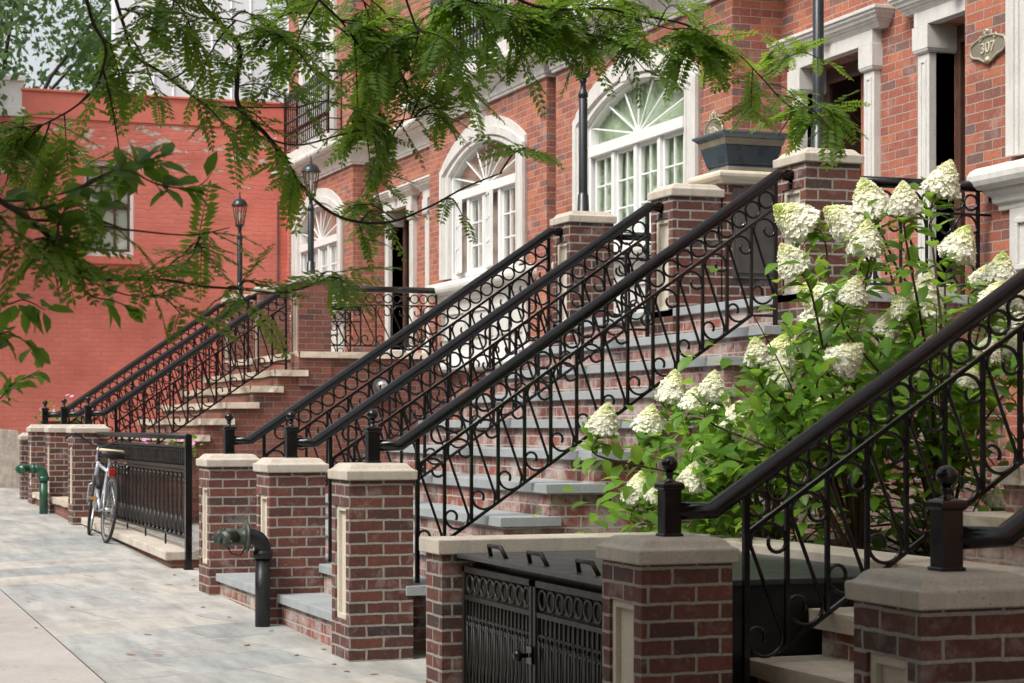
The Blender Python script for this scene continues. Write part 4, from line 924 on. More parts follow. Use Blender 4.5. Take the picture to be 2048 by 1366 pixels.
b = MB(); b.tube([(xf,17.28,ZT),(xf,y1,ZT)], .026, 10); b.build('top_rail', M['cast_iron'], fe)
b = MB(); b.box(xf-.016,xf+.016,17.3,y1,1.575-.075,1.575-.055); b.box(xf-.016,xf+.016,17.3,y1,1.32,1.345); b.box(xf-.022,xf+.022,17.3,y1,1.285,1.30); b.box(xf-.018,xf+.018,17.3,y1,.705,.725); b.build('flat_rail', M['cast_iron'], fe)
q = MB(); q.lathe([(.010,1.345),(.016,1.37),(.009,1.40),(.014,1.44),(.009,1.47),(.013,1.50)], (xf,17.36,0), 6); s0 = q.build('spindle', M['cast_iron'], fe)
k = int((y1-17.4)/.095)
for i in range(1, k): inst(s0, 'spindle', fe, (0,.095*i,0))
q = MB(); q.lathe([(.008,.725),(.030,.74),(.052,.78),(.056,.83),(.040,.885),(.022,.91),(.028,.925),(.020,.94),(.027,.96),(.024,1.04),(.021,1.15),(.018,1.17),(.034,1.19),(.016,1.215),(.040,1.235),(.030,1.26),(.012,1.285)], (xf,17.40,0), 8)
q.v = [(xf+(p[0]-xf)*.62, p[1], p[2]) for p in q.v]; b0 = q.build('baluster', M['cast_iron'], fe)
k = int((y1-17.42)/.215)
for i in range(1, k): inst(b0, 'baluster', fe, (0,.215*i,0))
for i in range(1, 5):
    y = 17.3+(y1-17.3)*i/5; q = MB(); q.bar((xf,y,.58),(xf,y,.715),.016); q.build('foot', M['iron'], fe)

# ================================================================== bin enclosure: wall, metal box, gates
wl = thing('areaway_wall', (3.1, 9.6, gz(9.6)), 'low brick wall with a tan coping around the dark metal bin store', 'wall')
b = MB(); b.box(3.115,4.60,9.46,9.72,gz(9)-.2,1.055); b.box(4.60,4.86,7.39,9.72,gz(9)-.2,1.03); b.build('brick_base', M['brick_pier'], wl)
b = MB(); b.box(3.085,4.58,9.43,9.75,1.056,1.13); b.box(4.586,4.89,7.37,9.75,1.035,1.105); b.build('coping', M['cast_stone'], wl, .006)
bs = thing('bin_store', (3.85, 8.45, gz(8.4)), 'black sheet metal bin store with a flat lid and three pull handles', 'enclosure')
b = MB(); b.box(3.27,4.57,7.45,9.40,gz(8)-.1,1.035); b.build('metal_box', M['sheet_metal'], bs, .004)
b = MB(); b.box(3.19,4.58,7.40,8.42,1.037,1.062); b.box(3.19,4.58,8.426,9.425,1.037,1.062); b.box(3.18,3.20,7.40,9.425,1.04,1.064); b.build('lid', M['lid_metal'], bs, .004)
for y in (9.06, 8.52, 7.92):
    q = MB(); q.tube([(3.27,y+.11,1.062),(3.25,y+.085,1.115),(3.25,y-.085,1.115),(3.27,y-.11,1.062)], .011, 8); q.build('pull_handle', M['steel'] if 0 else M['cast_iron'], bs)
gt = thing('iron_gates', (3.2, 8.45, gz(8.4)), 'pair of black iron gates with a row of rings closing the bin store', 'gate')
for (ya, yb) in ((8.46, 9.43), (7.40, 8.44)):
    g = MB(); zb, zt = gz(8)+.06, 1.0; x = 3.225
    g.bar((x,ya+.015,zb),(x,ya+.015,zt),.03); g.bar((x,yb-.015,zb),(x,yb-.015,zt),.03); g.bar((x,ya,zt-.015),(x,yb,zt-.015),.03); g.bar((x,ya,zb+.015),(x,yb,zb+.015),.03); g.bar((x,ya,zt-.155),(x,yb,zt-.155),.022)
    lf = g.build('gate_leaf', M['cast_iron'], gt); n_ = 9; st = (yb-ya-.07)/n_; rg = br = cr = None
    for i in range(n_):
        y = ya+.035+st*(i+.5)
        if rg is None: q = MB(); q.torus((x,y,zt-.085),.044,.008,'x',18,6); rg = q.build('ring', M['cast_iron'], lf); yy = y
        else: inst(rg, 'ring', lf, (0,y-yy,0))
        if br is None:
            q = MB(); q.bar((x,y,zb),(x,y,zt-.155),.011); q.bar((x,y+st/2,zb),(x,y+st/2,zt-.155),.011); br = q.build('bar', M['cast_iron'], lf)
            q = MB(); s = st*.2
            for sg in (-1, 1):
                P = [(x,y+sg*(st/2-.012)+(-sg)*s*(1-math.cos(a)), zt-.30+s*math.sin(a)) for a in [R(40*j) for j in range(-6, 9)]]
                q.tube([(x-.004, y+sg*s*1.05+s*.9*math.cos(R(35*j)), zt-.27+s*1.2*math.sin(R(35*j))) for j in range(11)], .006, 5)
                q.tube([(x-.004, y+sg*s*1.9, zt-.27),(x-.004,y+sg*s*1.3,zt-.45),(x-.004,y+sg*.004,zb+.12)], .006, 5)
            cr = q.build('scroll', M['cast_iron'], lf)
        else: inst(br, 'bar', lf, (0,y-yy,0)); inst(cr, 'scroll', lf, (0,y-yy,0))
q = MB(); q.box(3.195,3.225,8.42,8.48,.62,.70); q.bar((3.19,8.45,.66),(3.15,8.45,.66),.02); q.lathe([(.01,0),(.028,-.01),(.028,-.03),(.01,-.04)], (3.16,8.45,.66), 10, axis='x'); q.build('latch', M['iron'], gt)
q = MB(); q.box(3.25,3.262,7.5,9.42,gz(8)+.06,1.0); q.build('backing_sheet', M['gate_back'], gt)

# planting bed behind the coping
b = MB(); n_ = 14
for i in range(n_):
    for j in range(n_):
        X = lambda i: 4.87+(XB-.02-4.87)*i/n_; Y_ = lambda j: 7.46+(11.19-7.46)*j/n_
        zz = lambda i, j: 1.0+.05*math.sin(i*1.7+j*.9)+.03*math.sin(j*2.3)
        b.face([(X(i),Y_(j),zz(i,j)),(X(i+1),Y_(j),zz(i+1,j)),(X(i+1),Y_(j+1),zz(i+1,j+1)),(X(i),Y_(j+1),zz(i,j+1))], True)
b.build('soil', M['soil'], kind='structure')

# ================================================================== fire department standpipes
def standpipe(x, y, h, pipe_m, head_m, label, flange):
    z = gz(y); t = thing('standpipe', (x,y,z), label, 'standpipe'); r = .05
    b = MB(); zc = z+h; b.tube([(x,y,z-.02),(x,y,zc-.14)], r, 16); b.lathe([(r+.012,zc-.15),(r+.016,zc-.145),(r+.016,zc-.10),(r+.006,zc-.095)], (x,y,0), 16)
    b.tube([(x,y,zc-.12),(x,y,zc-.09)] + [(x-.085*(1-math.cos(a)), y, zc-.09+.085*math.sin(a)) for a in [R(15*k) for k in range(1,7)]] + [(x-.10,y,zc-.005)], r*1.12, 16); b.build('pipe', pipe_m, t)
    b = MB(); xx = x-.10; c = (0, y, zc-.005)
    if flange: b.lathe([(.04,xx-.0),(.105,xx-.004),(.105,xx-.016),(.06,xx-.022)], c, 24, axis='x')
    b.lathe([(.058,xx-.0),(.060,xx-.012),(.066,xx-.02),(.060,xx-.035),(.054,xx-.05),(.058,xx-.11),(.064,xx-.15)], c, 18, axis='x')
    hd = b.build('head', head_m, t)
    for s in (-1, 1):
        b = MB(); d = Vector((-.86, s*.5, -.06)).normalized(); p0 = Vector((xx-.09, y+s*.022, zc-.005)); pts = [p0, p0+d*.07, p0+d*.072, p0+d*.10, p0+d*.102, p0+d*.125]
        b.tube(pts, [.047,.047,.055,.055,.048,.045], 16); b.tube([p0+d*.125, p0+d*.145], .013, 8)
        for k in range(3):
            e = d.orthogonal().normalized(); f = d.cross(e); a = 2.09*k+.4; u = e*math.cos(a)+f*math.sin(a); b.tube([p0+d*.087+u*.05, p0+d*.087+u*.068], .009, 6)
        b.build('inlet_cap', head_m, t)
    b = MB(); b.tube([(xx-.15,y-.03,zc-.05),(xx-.12,y-.05,zc-.11),(xx-.06,y-.05,zc-.125),(xx-.02,y-.03,zc-.07)], .005, 5); b.build('chain', M['cast_iron'], hd)
standpipe(3.03, 13.0, .60, M['pipe_black'], M['verdigris'], 'dark standpipe with a greenish brass double inlet beside the grey step', True)
standpipe(3.01, 24.35, .54, M['green_paint'], M['green_paint'], 'glossy green painted standpipe on the pavement by the far stoop', False)

# ================================================================== bicycle leaning on the fence
bk = thing('bicycle', (3.085, 20.70, gz(20.70)), 'silver bicycle with swept handlebars and a red rear light leaning on the fence', 'bicycle')
def bike():
    """local: x sideways, y forward, z up; wheels' contacts at y = -.52 and +.52"""
    Rw = .335; P = dict(rear=(0,-.52,Rw), front=(0,.52,Rw), bb=(0,-.06,.29), seat=(0,-.235,.74), head_b=(0,.395,.58), head_t=(0,.345,.76))
    yaw = R(-14)
    def steer(p):
        p = Vector(p); o = Vector((0,.42,0)); q = p-o; return Vector((q.x*math.cos(yaw)-q.y*math.sin(yaw), q.x*math.sin(yaw)+q.y*math.cos(yaw), q.z))+o
    lean = R(6.5); hd = R(2)
    def W(p):
        p = Vector(p); p = Vector((p.x*math.cos(lean)+p.z*math.sin(lean), p.y, -p.x*math.sin(lean)+p.z*math.cos(lean)))
        p = Vector((p.x*math.cos(hd)-p.y*math.sin(hd), p.x*math.sin(hd)+p.y*math.cos(hd), p.z + .0295*p.y)); return p + Vector((3.085,20.70,gz(20.70)))
    def T(name, pts, r, mat, par=bk, f=None, n=8, closed=False, bevel=0):
        b = MB(); b.tube([W(f(p) if f else p) for p in pts], r, n, closed); return b.build(name, mat, par)
    def many(name, segs, r, mat, par=bk, f=None, n=6):
        b = MB()
        for s in segs: b.tube([W(f(p) if f else p) for p in s], r, n)
        return b.build(name, mat, par)
    many('frame', [[P['seat'],P['bb']],[P['head_b'],P['bb']],[P['head_t'],(0,-.225,.70)]], .0165, M['bike_paint'], n=10)
    many('rear_stay', [[(s*.012,-.23,.71),(s*.055,-.46,.42),(s*.06,-.52,Rw)] for s in (-1,1)]+[[(s*.02,-.07,.29),(s*.06,-.52,Rw)] for s in (-1,1)], .0085, M['bike_paint'])
    T('head_tube', [(0,.40,.555),(0,.34,.78)], .021, M['bike_paint'], f=None)
    fk = many('fork', [[(0,.402,.56),(s*.05,.415,.53),(s*.055,.46,.42),(s*.055,.52,Rw)] for s in (-1,1)], .0105, M['bike_paint'], f=steer)
    for nm, c, f in (('rear', P['rear'], None), ('front', P['front'], steer)):
        wb = MB(); k = 32; wb.tube([W((f or (lambda p: Vector(p)))((0,c[1]+Rw*.955*math.cos(2*math.pi*i/k),Rw+Rw*.955*math.sin(2*math.pi*i/k)))) for i in range(k)], .0165, 8, True); wh = wb.build('wheel', M['rubber'], bk)
        T('rim', [(0,c[1]+Rw*.895*math.cos(2*math.pi*i/k),Rw+Rw*.895*math.sin(2*math.pi*i/k)) for i in range(k)], .0125, M['steel'] if nm == 'front' else M['grey_tyre'], wh, f, 6, True)
        many('spokes', [[(s*.03*(1 if j%2 else -1),c[1]+.02*math.cos(a),Rw+.02*math.sin(a)),(0,c[1]+Rw*.89*math.cos(a+.1),Rw+Rw*.89*math.sin(a+.1))] for j,(a,s) in enumerate([(2*math.pi*j/28,1) for j in range(28)])], .0016, M['steel'], wh, f, 3)
        many('hub', [[(-.045,c[1],Rw),(.045,c[1],Rw)]], .018, M['steel'], wh, f, 10)
    T('stem', [(0,.345,.77),(0,.325,.90),(0,.33,.915),(0,.40,.93)], .013, M['steel'], f=steer)
    hb = T('handlebar', [(s,y,z) for s,y,z in ((-.31,.06,1.0),(-.30,.16,1.015),(-.24,.30,1.045),(-.13,.395,.985),(-.05,.405,.935),(.05,.405,.935),(.13,.395,.985),(.24,.30,1.045),(.30,.16,1.015),(.31,.06,1.0))], .011, M['rubber'], f=steer)
    many('grip', [[(s*.31,.06,1.0),(s*.302,.17,1.016)] for s in (-1,1)], .0165, M['saddle'], hb, steer, 8)
    many('brake_lever', [[(s*.27,.25,1.03),(s*.28,.24,.99),(s*.31,.12,.965)] for s in (-1,1)], .006, M['steel'], hb, steer, 5)
    T('seat_post', [(0,-.235,.73),(0,-.27,.86)], .0135, M['steel'])
    b = MB(); prof = [(-.14,.115),(-.11,.135),(-.05,.11),(.02,.045),(.10,.028),(.14,.018)]; V = []; n_ = 12
    for yy, hw in prof:
        for j in range(n_): a = 2*math.pi*j/n_; V.append(W((hw*math.cos(a), -.275+yy, .885+(.036 if math.sin(a)>0 else .05)*math.sin(a)*(1 if yy<0 else .7))))
    b.add(V, [(i*n_+j,i*n_+(j+1)%n_,(i+1)*n_+(j+1)%n_,(i+1)*n_+j) for i in range(len(prof)-1) for j in range(n_)] + [tuple(range(n_))[::-1], tuple(range((len(prof)-1)*n_, len(prof)*n_))], True)
    sd_ = b.build('saddle', M['saddle'], bk)
    b = MB(); b.tube([W((.115*math.cos(R(a)),-.29-.115*.9*math.sin(R(a)),.918)) for a in range(0,181,15)], .018, 6); b.build('saddle_trim', M['tan_vinyl'], sd_)
    b = MB(); c = W((.0,-.42,.70)); b.box(c.x-.03,c.x+.035,c.y-.03,c.y+.01,c.z-.045,c.z+.045); b.build('rear_light', M['red_lens'], bk, .008)
    many('caliper', [[(-.03,-.36,.66),(0,-.37,.70),(.03,-.36,.66)]], .009, M['steel'])
    b = MB(); b.torus((0,0,0), .085, .006, 'x', 24, 5); b.v = [tuple(W((p[0]+.04,p[1]-.06,p[2]+.29))) for p in b.v]; b.build('chainring', M['cast_iron'], bk)
    T('crank', [(.05,-.06,.29),(.065,.04,.16)], .009, M['steel']); T('crank', [(-.05,-.06,.29),(-.065,-.16,.42)], .009, M['steel'])
    b = MB()
    for (x,y,z) in ((.11,.04,.16),(-.11,-.16,.42)):
        b.box(x-.045,x+.045,y-.035,y+.035,z-.012,z+.012)
    b.v = [tuple(W(p)) for p in b.v]; pd = b.build('pedal', M['steel'], bk)
    b = MB(); b.box(-.14,-.08,-.198,-.194,.405,.43); b.v = [tuple(W(p)) for p in b.v]; b.build('pedal_reflector', M['amber'], pd)
    many('chain', [[(.045,-.06,.375),(.045,-.52,.365)],[(.045,-.06,.205),(.045,-.52,.305)]], .004, M['cast_iron'])
    b = MB(); b.tube([W((-.0,.14,.52)),W((0,.25,.62))], .03, 10); b.build('bottle_cage', M['rubber'], bk)
bike()

# ================================================================== overhead wires at the top of the picture
wi = thing('overhead_wire', at(600,20,22), 'thin black wires slung past the upper storey of the farthest house', 'wire')
b = MB()
for (xa,ya,xb_,yb_) in ((540,-60,760,-260),(556,70,800,-150),(560,40,700,-120)):
    p, q = at(xa,ya+20,26), at(xb_,yb_,24); b.tube([p.lerp(q,i/10)+Vector((0,0,-.12*math.sin(math.pi*i/10))) for i in range(11)], .006, 4)
b.build('wires', M['wire'], wi)

# ================================================================== plants
def hsv(): return random.random()
def leaf_quad(b, base, d, nrm, ln, wd, tints, t, fold=.25):
    """one leaf: six points, folded along its midrib"""
    d = d.normalized(); s = d.cross(nrm)
    if s.length < 1e-4: s = d.orthogonal()
    s.normalize(); n_ = s.cross(d).normalized()
    tip = base + d*ln - n_*ln*.12; m1 = base + d*ln*.33; m2 = base + d*ln*.68 - n_*ln*.03
    a1 = m1 + s*wd*.5 + n_*wd*fold*.5; a2 = m2 + s*wd*.42 + n_*wd*fold*.4; c1 = m1 - s*wd*.5 + n_*wd*fold*.5; c2 = m2 - s*wd*.42 + n_*wd*fold*.4
    b.add([base, m1, m2, tip, a1, a2, c1, c2], [(0,4,1),(1,4,5,2),(2,5,3),(0,1,6),(1,2,7,6),(2,3,7)], True); tints += [t]*6
def pinnate(b, base, d, ln, pairs, tints, t, droop=.5, lw=.30):
    """compound leaf: a drooping stalk with leaflets left and right"""
    d = d.normalized(); up = Vector((0,0,1)); s = d.cross(up)
    s = s.normalized() if s.length > .05 else Vector((1,0,0)); tw = random.uniform(-.5,.5); s = (s*math.cos(tw)+up*math.sin(tw)).normalized()
    P = []; p = base.copy(); dd = d.copy()
    for i in range(pairs+1):
        P.append(p.copy()); dd = (dd + Vector((0,0,-droop/pairs))).normalized(); p = p + dd*ln/pairs
    b.tube([P[0], P[len(P)//2], P[-1]], [.0022,.0018,.0012], 3, cap=False); tints += [.1]*6
    for i in range(1, pairs+1):
        tl = (P[i]-P[i-1]).normalized(); n_ = s.cross(tl).normalized(); k = .55+.45*math.sin(math.pi*min(1,(i+.6)/(pairs+1)))
        ll = ln*lw*k
        for sg in (-1, 1):
            q = (s*sg*.92 + tl*.42 + n_*random.uniform(-.28,.12)).normalized(); w_ = ll*.46; o = q.cross(n_).normalized()
            a = P[i]; b.add([a, a+q*ll*.45+o*w_*.5, a+q*ll, a+q*ll*.45-o*w_*.5], [(0,1,2,3)]); tints.append(min(1,max(0,t+random.uniform(-.22,.22))))
    tl = (P[-1]-P[-2]).normalized(); o = s; ll = ln*lw*.6; b.add([P[-1],P[-1]+tl*ll*.45+o*ll*.17,P[-1]+tl*ll,P[-1]+tl*ll*.45-o*ll*.17],[(0,1,2,3)]); tints.append(t)
def curve(pts, n_):
    """smooth path through points"""
    pts = [Vector(p) for p in pts]; out_ = []
    for i in range(len(pts)-1):
        p0, p1, p2, p3 = pts[max(i-1,0)], pts[i], pts[i+1], pts[min(i+2,len(pts)-1)]
        for k in range(n_):
            t = k/n_; out_.append(.5*((2*p1)+(p2-p0)*t+(2*p0-5*p1+4*p2-p3)*t*t+(3*p1-p0-3*p2+p3)*t**3))
    return out_ + [pts[-1]]

# ---- street tree whose low boughs hang into the picture
tr = thing('locust_tree', (-.55, 4.6, gz(4.6)), 'street tree with feathery compound leaves whose dark boughs hang across the top', 'tree')
bark = MB(); br = MB(); lf = MB(); tl_ = []
TB = Vector((-.55,4.6,gz(4.6))); fork = Vector((-.42,4.75,2.6))
bark.tube(curve([TB-Vector((0,0,.15)), TB+Vector((.03,.02,.5)), TB+Vector((-.02,.04,1.5)), fork, Vector((.4,6.0,4.3)), Vector((.9,6.2,5.8))], 5), [.20-.0055*i for i in range(26)], 12)
def bough(px, r0, r1, leafy=1.0, sub=6, dlen=(.30,.75), start=None, down=.5, leaf_from=0.0, lscale=1.0, dirs=None):
    """px: [(x, y, depth)] pixel places along the bough"""
    P = [at(*p) for p in px]
    if start is not None: P = [start] + [start.lerp(P[0], k) for k in (.5,.78,.92)] + P
    C = curve(P, 8); n_ = len(C); r0 *= .66; r1 *= .75; br.tube(C, [r0+(r1-r0)*i/(n_-1) for i in range(n_)], 7)
    L_ = sum((C[i+1]-C[i]).length for i in range(n_-1)); cnt = max(2, int(L_*sub*.345))
    i0 = 32 if start is not None else 0
    for k in range(cnt):
        i = random.randint(i0, n_-2) if random.random() > .12 else n_-2
        if (i-i0)/(n_-i0) < leaf_from: continue
        p = C[i].lerp(C[i+1], random.random()); t = (C[i+1]-C[i]).normalized()
        d = (t*random.uniform(.3,1.0) + Vector((random.gauss(0,.7),random.gauss(0,.7),random.gauss(-.12*down,.35)))).normalized(); ln = random.uniform(*dlen)*lscale*.72
        tw = curve([p, p+d*ln*.5+Vector((0,0,.02)), p+d*ln+Vector((0,0,-.22*ln*down))], 4); br.tube(tw, [.0042,.0040,.0038,.0035,.003,.0028,.0025,.002,.0016], 4)
        for j in range(1, 9):
            if random.random() > leafy*.92: continue
            for sg in (-1, 1):
                if random.random() < .18: continue
                dd = ((tw[min(j,8)]-tw[j-1]).normalized()*.5 + Vector((random.gauss(0,.7),random.gauss(0,.7),random.gauss(-.08,.32)))).normalized()
                pinnate(lf, tw[j-1].lerp(tw[j], random.random()) if j < 9 else tw[8], dd, random.uniform(.13,.22)*lscale, random.randint(8,11), tl_, random.random(), random.uniform(.15,.75), .245)
D = 7.4
bough([(396,0,7.2),(440,48,7.3),(478,95,7.4),(474,165,7.4),(480,215,7.5),(537,275,7.6),(585,347,7.7),(636,406,7.8),(698,440,7.9),(780,444,8.0),(860,413,8.0),(930,375,8.1),(1005,345,8.1)], .022, .004, .55, 9, (.18,.42), Vector((.7,6.1,4.6)), .55, .18)
bough([(165,-30,6.6),(186,45,6.7),(210,90,6.8),(207,131,6.8),(186,180,6.9),(138,222,7.0),(60,262,7.1)], .014, .004, .62, 14, (.2,.5), Vector((.35,5.95,4.0)), .5)
bough([(222,-30,6.9),(248,52,7.0),(268,110,7.1),(318,142,7.2),(382,190,7.3),(430,212,7.4),(520,215,7.5),(600,215,7.6)], .014, .003, .55, 10, (.18,.46), Vector((.4,6.0,4.2)), .5)
bough([(478,72,7.5),(537,50,7.7),(581,26,7.9),(647,33,8.0),(700,74,8.1),(760,120,8.2),(830,190,8.3)], .009, .003, .6, 14, (.2,.46), None, .5)
bough([(610,-30,7.6),(680,40,7.8),(735,110,7.9),(790,130,8.0),(815,180,8.1),(805,250,8.1)], .012, .003, .66, 11, (.22,.5), Vector((.9,6.2,4.6)), .6)
bough([(800,-30,7.8),(828,45,7.9),(835,75,7.9),(800,160,8.0),(720,210,8.0)], .012, .003, .66, 10, (.22,.5), Vector((1.0,6.3,4.7)), .6)
bough([(540,280,7.7),(600,290,7.9),(680,270,8.0),(760,250,8.1),(830,235,8.1)], .007, .003, .65, 14, (.2,.42), None, .6)
bough([(700,-30,8.2),(760,30,8.3),(860,80,8.4),(900,110,8.4)], .008, .003, .66, 10, (.22,.5), Vector((1.2,6.4,4.8)), .5)
bough([(960,-60,7.9),(1040,0,8.0),(1110,18,8.1),(1203,17,8.2),(1265,28,8.3),(1361,46,8.4),(1416,72,8.5),(1475,107,8.6),(1523,155,8.7),(1582,213,8.8),(1650,205,8.9)], .014, .003, .62, 10, (.16,.34), Vector((1.3,6.5,5.0)), .55, .05)
bough([(880,-60,7.9),(930,-5,8.0),(1010,30,8.1),(1110,55,8.2),(1200,75,8.2)], .010, .003, .7, 20, (.18,.40), Vector((1.2,6.4,4.9)), .6)
bough([(1090,-40,8.1),(1150,-5,8.2),(1240,30,8.3),(1330,55,8.3),(1380,65,8.4)], .008, .003, .7, 14, (.16,.36), Vector((1.5,6.6,5.0)), .6)
bough([(1523,155,8.7),(1560,130,8.8),(1600,80,8.9)], .004, .002, .5, 8, (.12,.26), None, .2)
bough([(330,-30,6.9),(380,30,7.0),(470,40,7.2),(560,70,7.3)], .009, .003, .6, 14, (.2,.42), Vector((.5,6.0,4.3)), .5)
# the crown above the frame: it shades the pavement, the near stoop and the gates
for k in range(34):
    a = random.uniform(-2.4, -.2) if k < 16 else random.uniform(2.6, 4.4); e = random.uniform(.1, .7); r_ = random.uniform(1.6, 3.8)
    st = Vector((.4,6.0,4.2)).lerp(Vector((.9,6.2,5.8)), random.random()); en = st + Vector((math.cos(a)*r_, math.sin(a)*r_*1.25 - .6, 1.1+e*2.6))
    f = (en.x*ST + en.y*CT); lim = EYE + HY/F*max(f,.5) + .75
    if en.z < lim: en.z = lim + random.uniform(0,.5)
    C = curve([st, st.lerp(en,.5)+Vector((0,0,.35)), en], 6); br.tube(C, [.035-.0023*i for i in range(13)], 6)
    for j in range(5, 13):
        for q in range(3):
            d = Vector((random.gauss(0,1),random.gauss(0,1),random.gauss(0,.35))).normalized(); ln = random.uniform(.35,.7); tw = [C[j], C[j]+d*ln*.5, C[j]+d*ln+Vector((0,0,-.05))]; br.tube(tw, [.006,.005,.003], 4)
            for s in range(9):
                p = tw[0].lerp(tw[2], random.uniform(.2,1)); dd = (d*.4+Vector((random.gauss(0,.7),random.gauss(0,.7),random.gauss(-.1,.3)))).normalized(); pinnate(lf, p, dd, random.uniform(.2,.3), 5, tl_, random.random(), .5, .42)
rc = random.Random(77); lob = [(Vector((rc.uniform(-3.0,1.3), rc.uniform(-4.5,5.6), rc.uniform(3.4,6.4))), rc.uniform(.8,1.4)) for k in range(72)]  # extra leaf clusters, unseen, added to darken the near stoop
for k in range(40000):
    q, r_ = lob[k % 72]; d = Vector((rc.gauss(0,1),rc.gauss(0,1),rc.gauss(0,.8))).normalized(); p = q + d*r_*rc.random()**.45
    f = p.x*ST + p.y*CT; dist = p.x*CT - p.y*ST
    if p.z < EYE + HY/F*max(f,3) + .4: continue
    u = Vector((rc.gauss(0,1),rc.gauss(0,1),rc.gauss(0,.5))).normalized(); n = (Vector((0,0,1))+Vector((rc.gauss(0,.6),rc.gauss(0,.6),0))).normalized(); v = n.cross(u).normalized(); s = rc.uniform(.13,.21)
    lf.add([p-u*s*.5, p+v*s*.26, p+u*s*.5, p-v*s*.26], [(0,1,2,3)]); tl_.append(rc.random())
bark.build('trunk', M['bark'], tr); br.build('boughs', M['bark'], tr); lf.uv = tl_; lf.build('crown', M['locust_leaf'], tr)

# ---- second street tree: the blurred dark bough at the left edge and the broad leaves
tr2 = thing('lindenlike_tree', (-1.0, 3.0, gz(3.0)), 'street tree whose blurred bough and broad leaves cross the red wall', 'tree')
tr2.name = 'street_tree'; ORG[tr2.name] = Vector(tr2.location)
bark = MB(); br = MB(); lf = MB(); tl_ = []
T2 = Vector((-1.0,3.0,gz(3.0))); bark.tube(curve([T2-Vector((0,0,.15)), T2+Vector((.02,0,.8)), T2+Vector((-.03,.05,2.0)), T2+Vector((.05,.1,3.4)), T2+Vector((.0,.0,5.0))], 5), [.15-.0045*i for i in range(21)], 10)
bough([(-60,355,5.1),(0,401,5.2),(60,440,5.3),(112,489,5.4),(140,541,5.5),(197,559,5.6),(316,559,5.8),(411,573,5.9),(480,578,6.0),(560,586,6.1),(632,568,6.2)], .017, .003, .55, 5, (.10,.20), Vector((-.95,3.1,2.3)), .35, .14)
bough([(60,440,5.3),(150,445,5.5),(260,460,5.7),(380,470,5.9),(460,455,6.0)], .007, .002, .6, 8, (.14,.28), None, .3)
bough([(-40,420,5.2),(40,470,5.3),(100,520,5.4),(120,600,5.5)], .006, .002, .75, 14, (.12,.26), None, .6)
bough([(0,401,5.2),(60,420,5.3),(150,400,5.4)], .006, .002, .6, 8, (.14,.26), None, .3)
bough([(316,559,5.8),(350,520,5.9),(390,500,6.0),(410,480,6.1)], .004, .002, .5, 8, (.10,.2), None, .5)
bough([(140,541,5.5),(220,580,5.6),(300,600,5.7)], .004, .002, .6, 10, (.10,.2), None, .8)
br.build('boughs', M['bark'], tr2); bark.build('trunk', M['bark'], tr2); lf.uv = tl_; lf.build('feathery_leaves', M['locust_leaf'], tr2)
lf = MB(); tl_ = []; br = MB()
def broad(px, cnt, ln, r=.004):
    C = curve([at(*p) for p in px], 6); br.tube(C, [r*(1-.7*i/(len(C)-1)) for i in range(len(C))], 5)
    for k in range(cnt):
        i = random.randint(1, len(C)-2); p = C[i]; t = (C[i+1]-C[i-1]).normalized(); d = (t*.6 + Vector((random.gauss(0,.6),random.gauss(0,.4),random.gauss(-.15,.5)))).normalized()
        leaf_quad(lf, p+d*.01, d, Vector((random.gauss(0,.5),random.gauss(-.5,.4),1)).normalized(), ln*random.uniform(.7,1.15), ln*.46, tl_, random.random())
broad([(0,401,5.2),(60,400,5.4),(150,380,5.5),(220,350,5.6),(280,330,5.7),(330,320,5.8)], 40, .09)
broad([(150,380,5.5),(240,340,5.6),(320,370,5.7),(390,375,5.8),(425,345,5.9)], 26, .085)
broad([(112,489,5.3),(130,420,5.4),(200,410,5.5),(240,400,5.6)], 22, .09); broad([(-60,355,5.1),(-10,590,5.3),(50,600,5.4),(90,620,5.5)], 16, .08)
broad([(-60,355,5.1),(-20,640,5.2),(20,665,5.3),(60,690,5.35),(75,715,5.4)], 14, .08); broad([(140,541,5.5),(180,590,5.6),(220,600,5.7),(255,612,5.75)], 9, .085)
broad([(-60,355,5.1),(-20,780,6.6),(30,765,6.7),(80,740,6.8)], 40, .06); br.build('twigs', M['twig'], tr2); lf.uv = tl_; lf.build('broad_leaves', M['broad_leaf'], tr2)

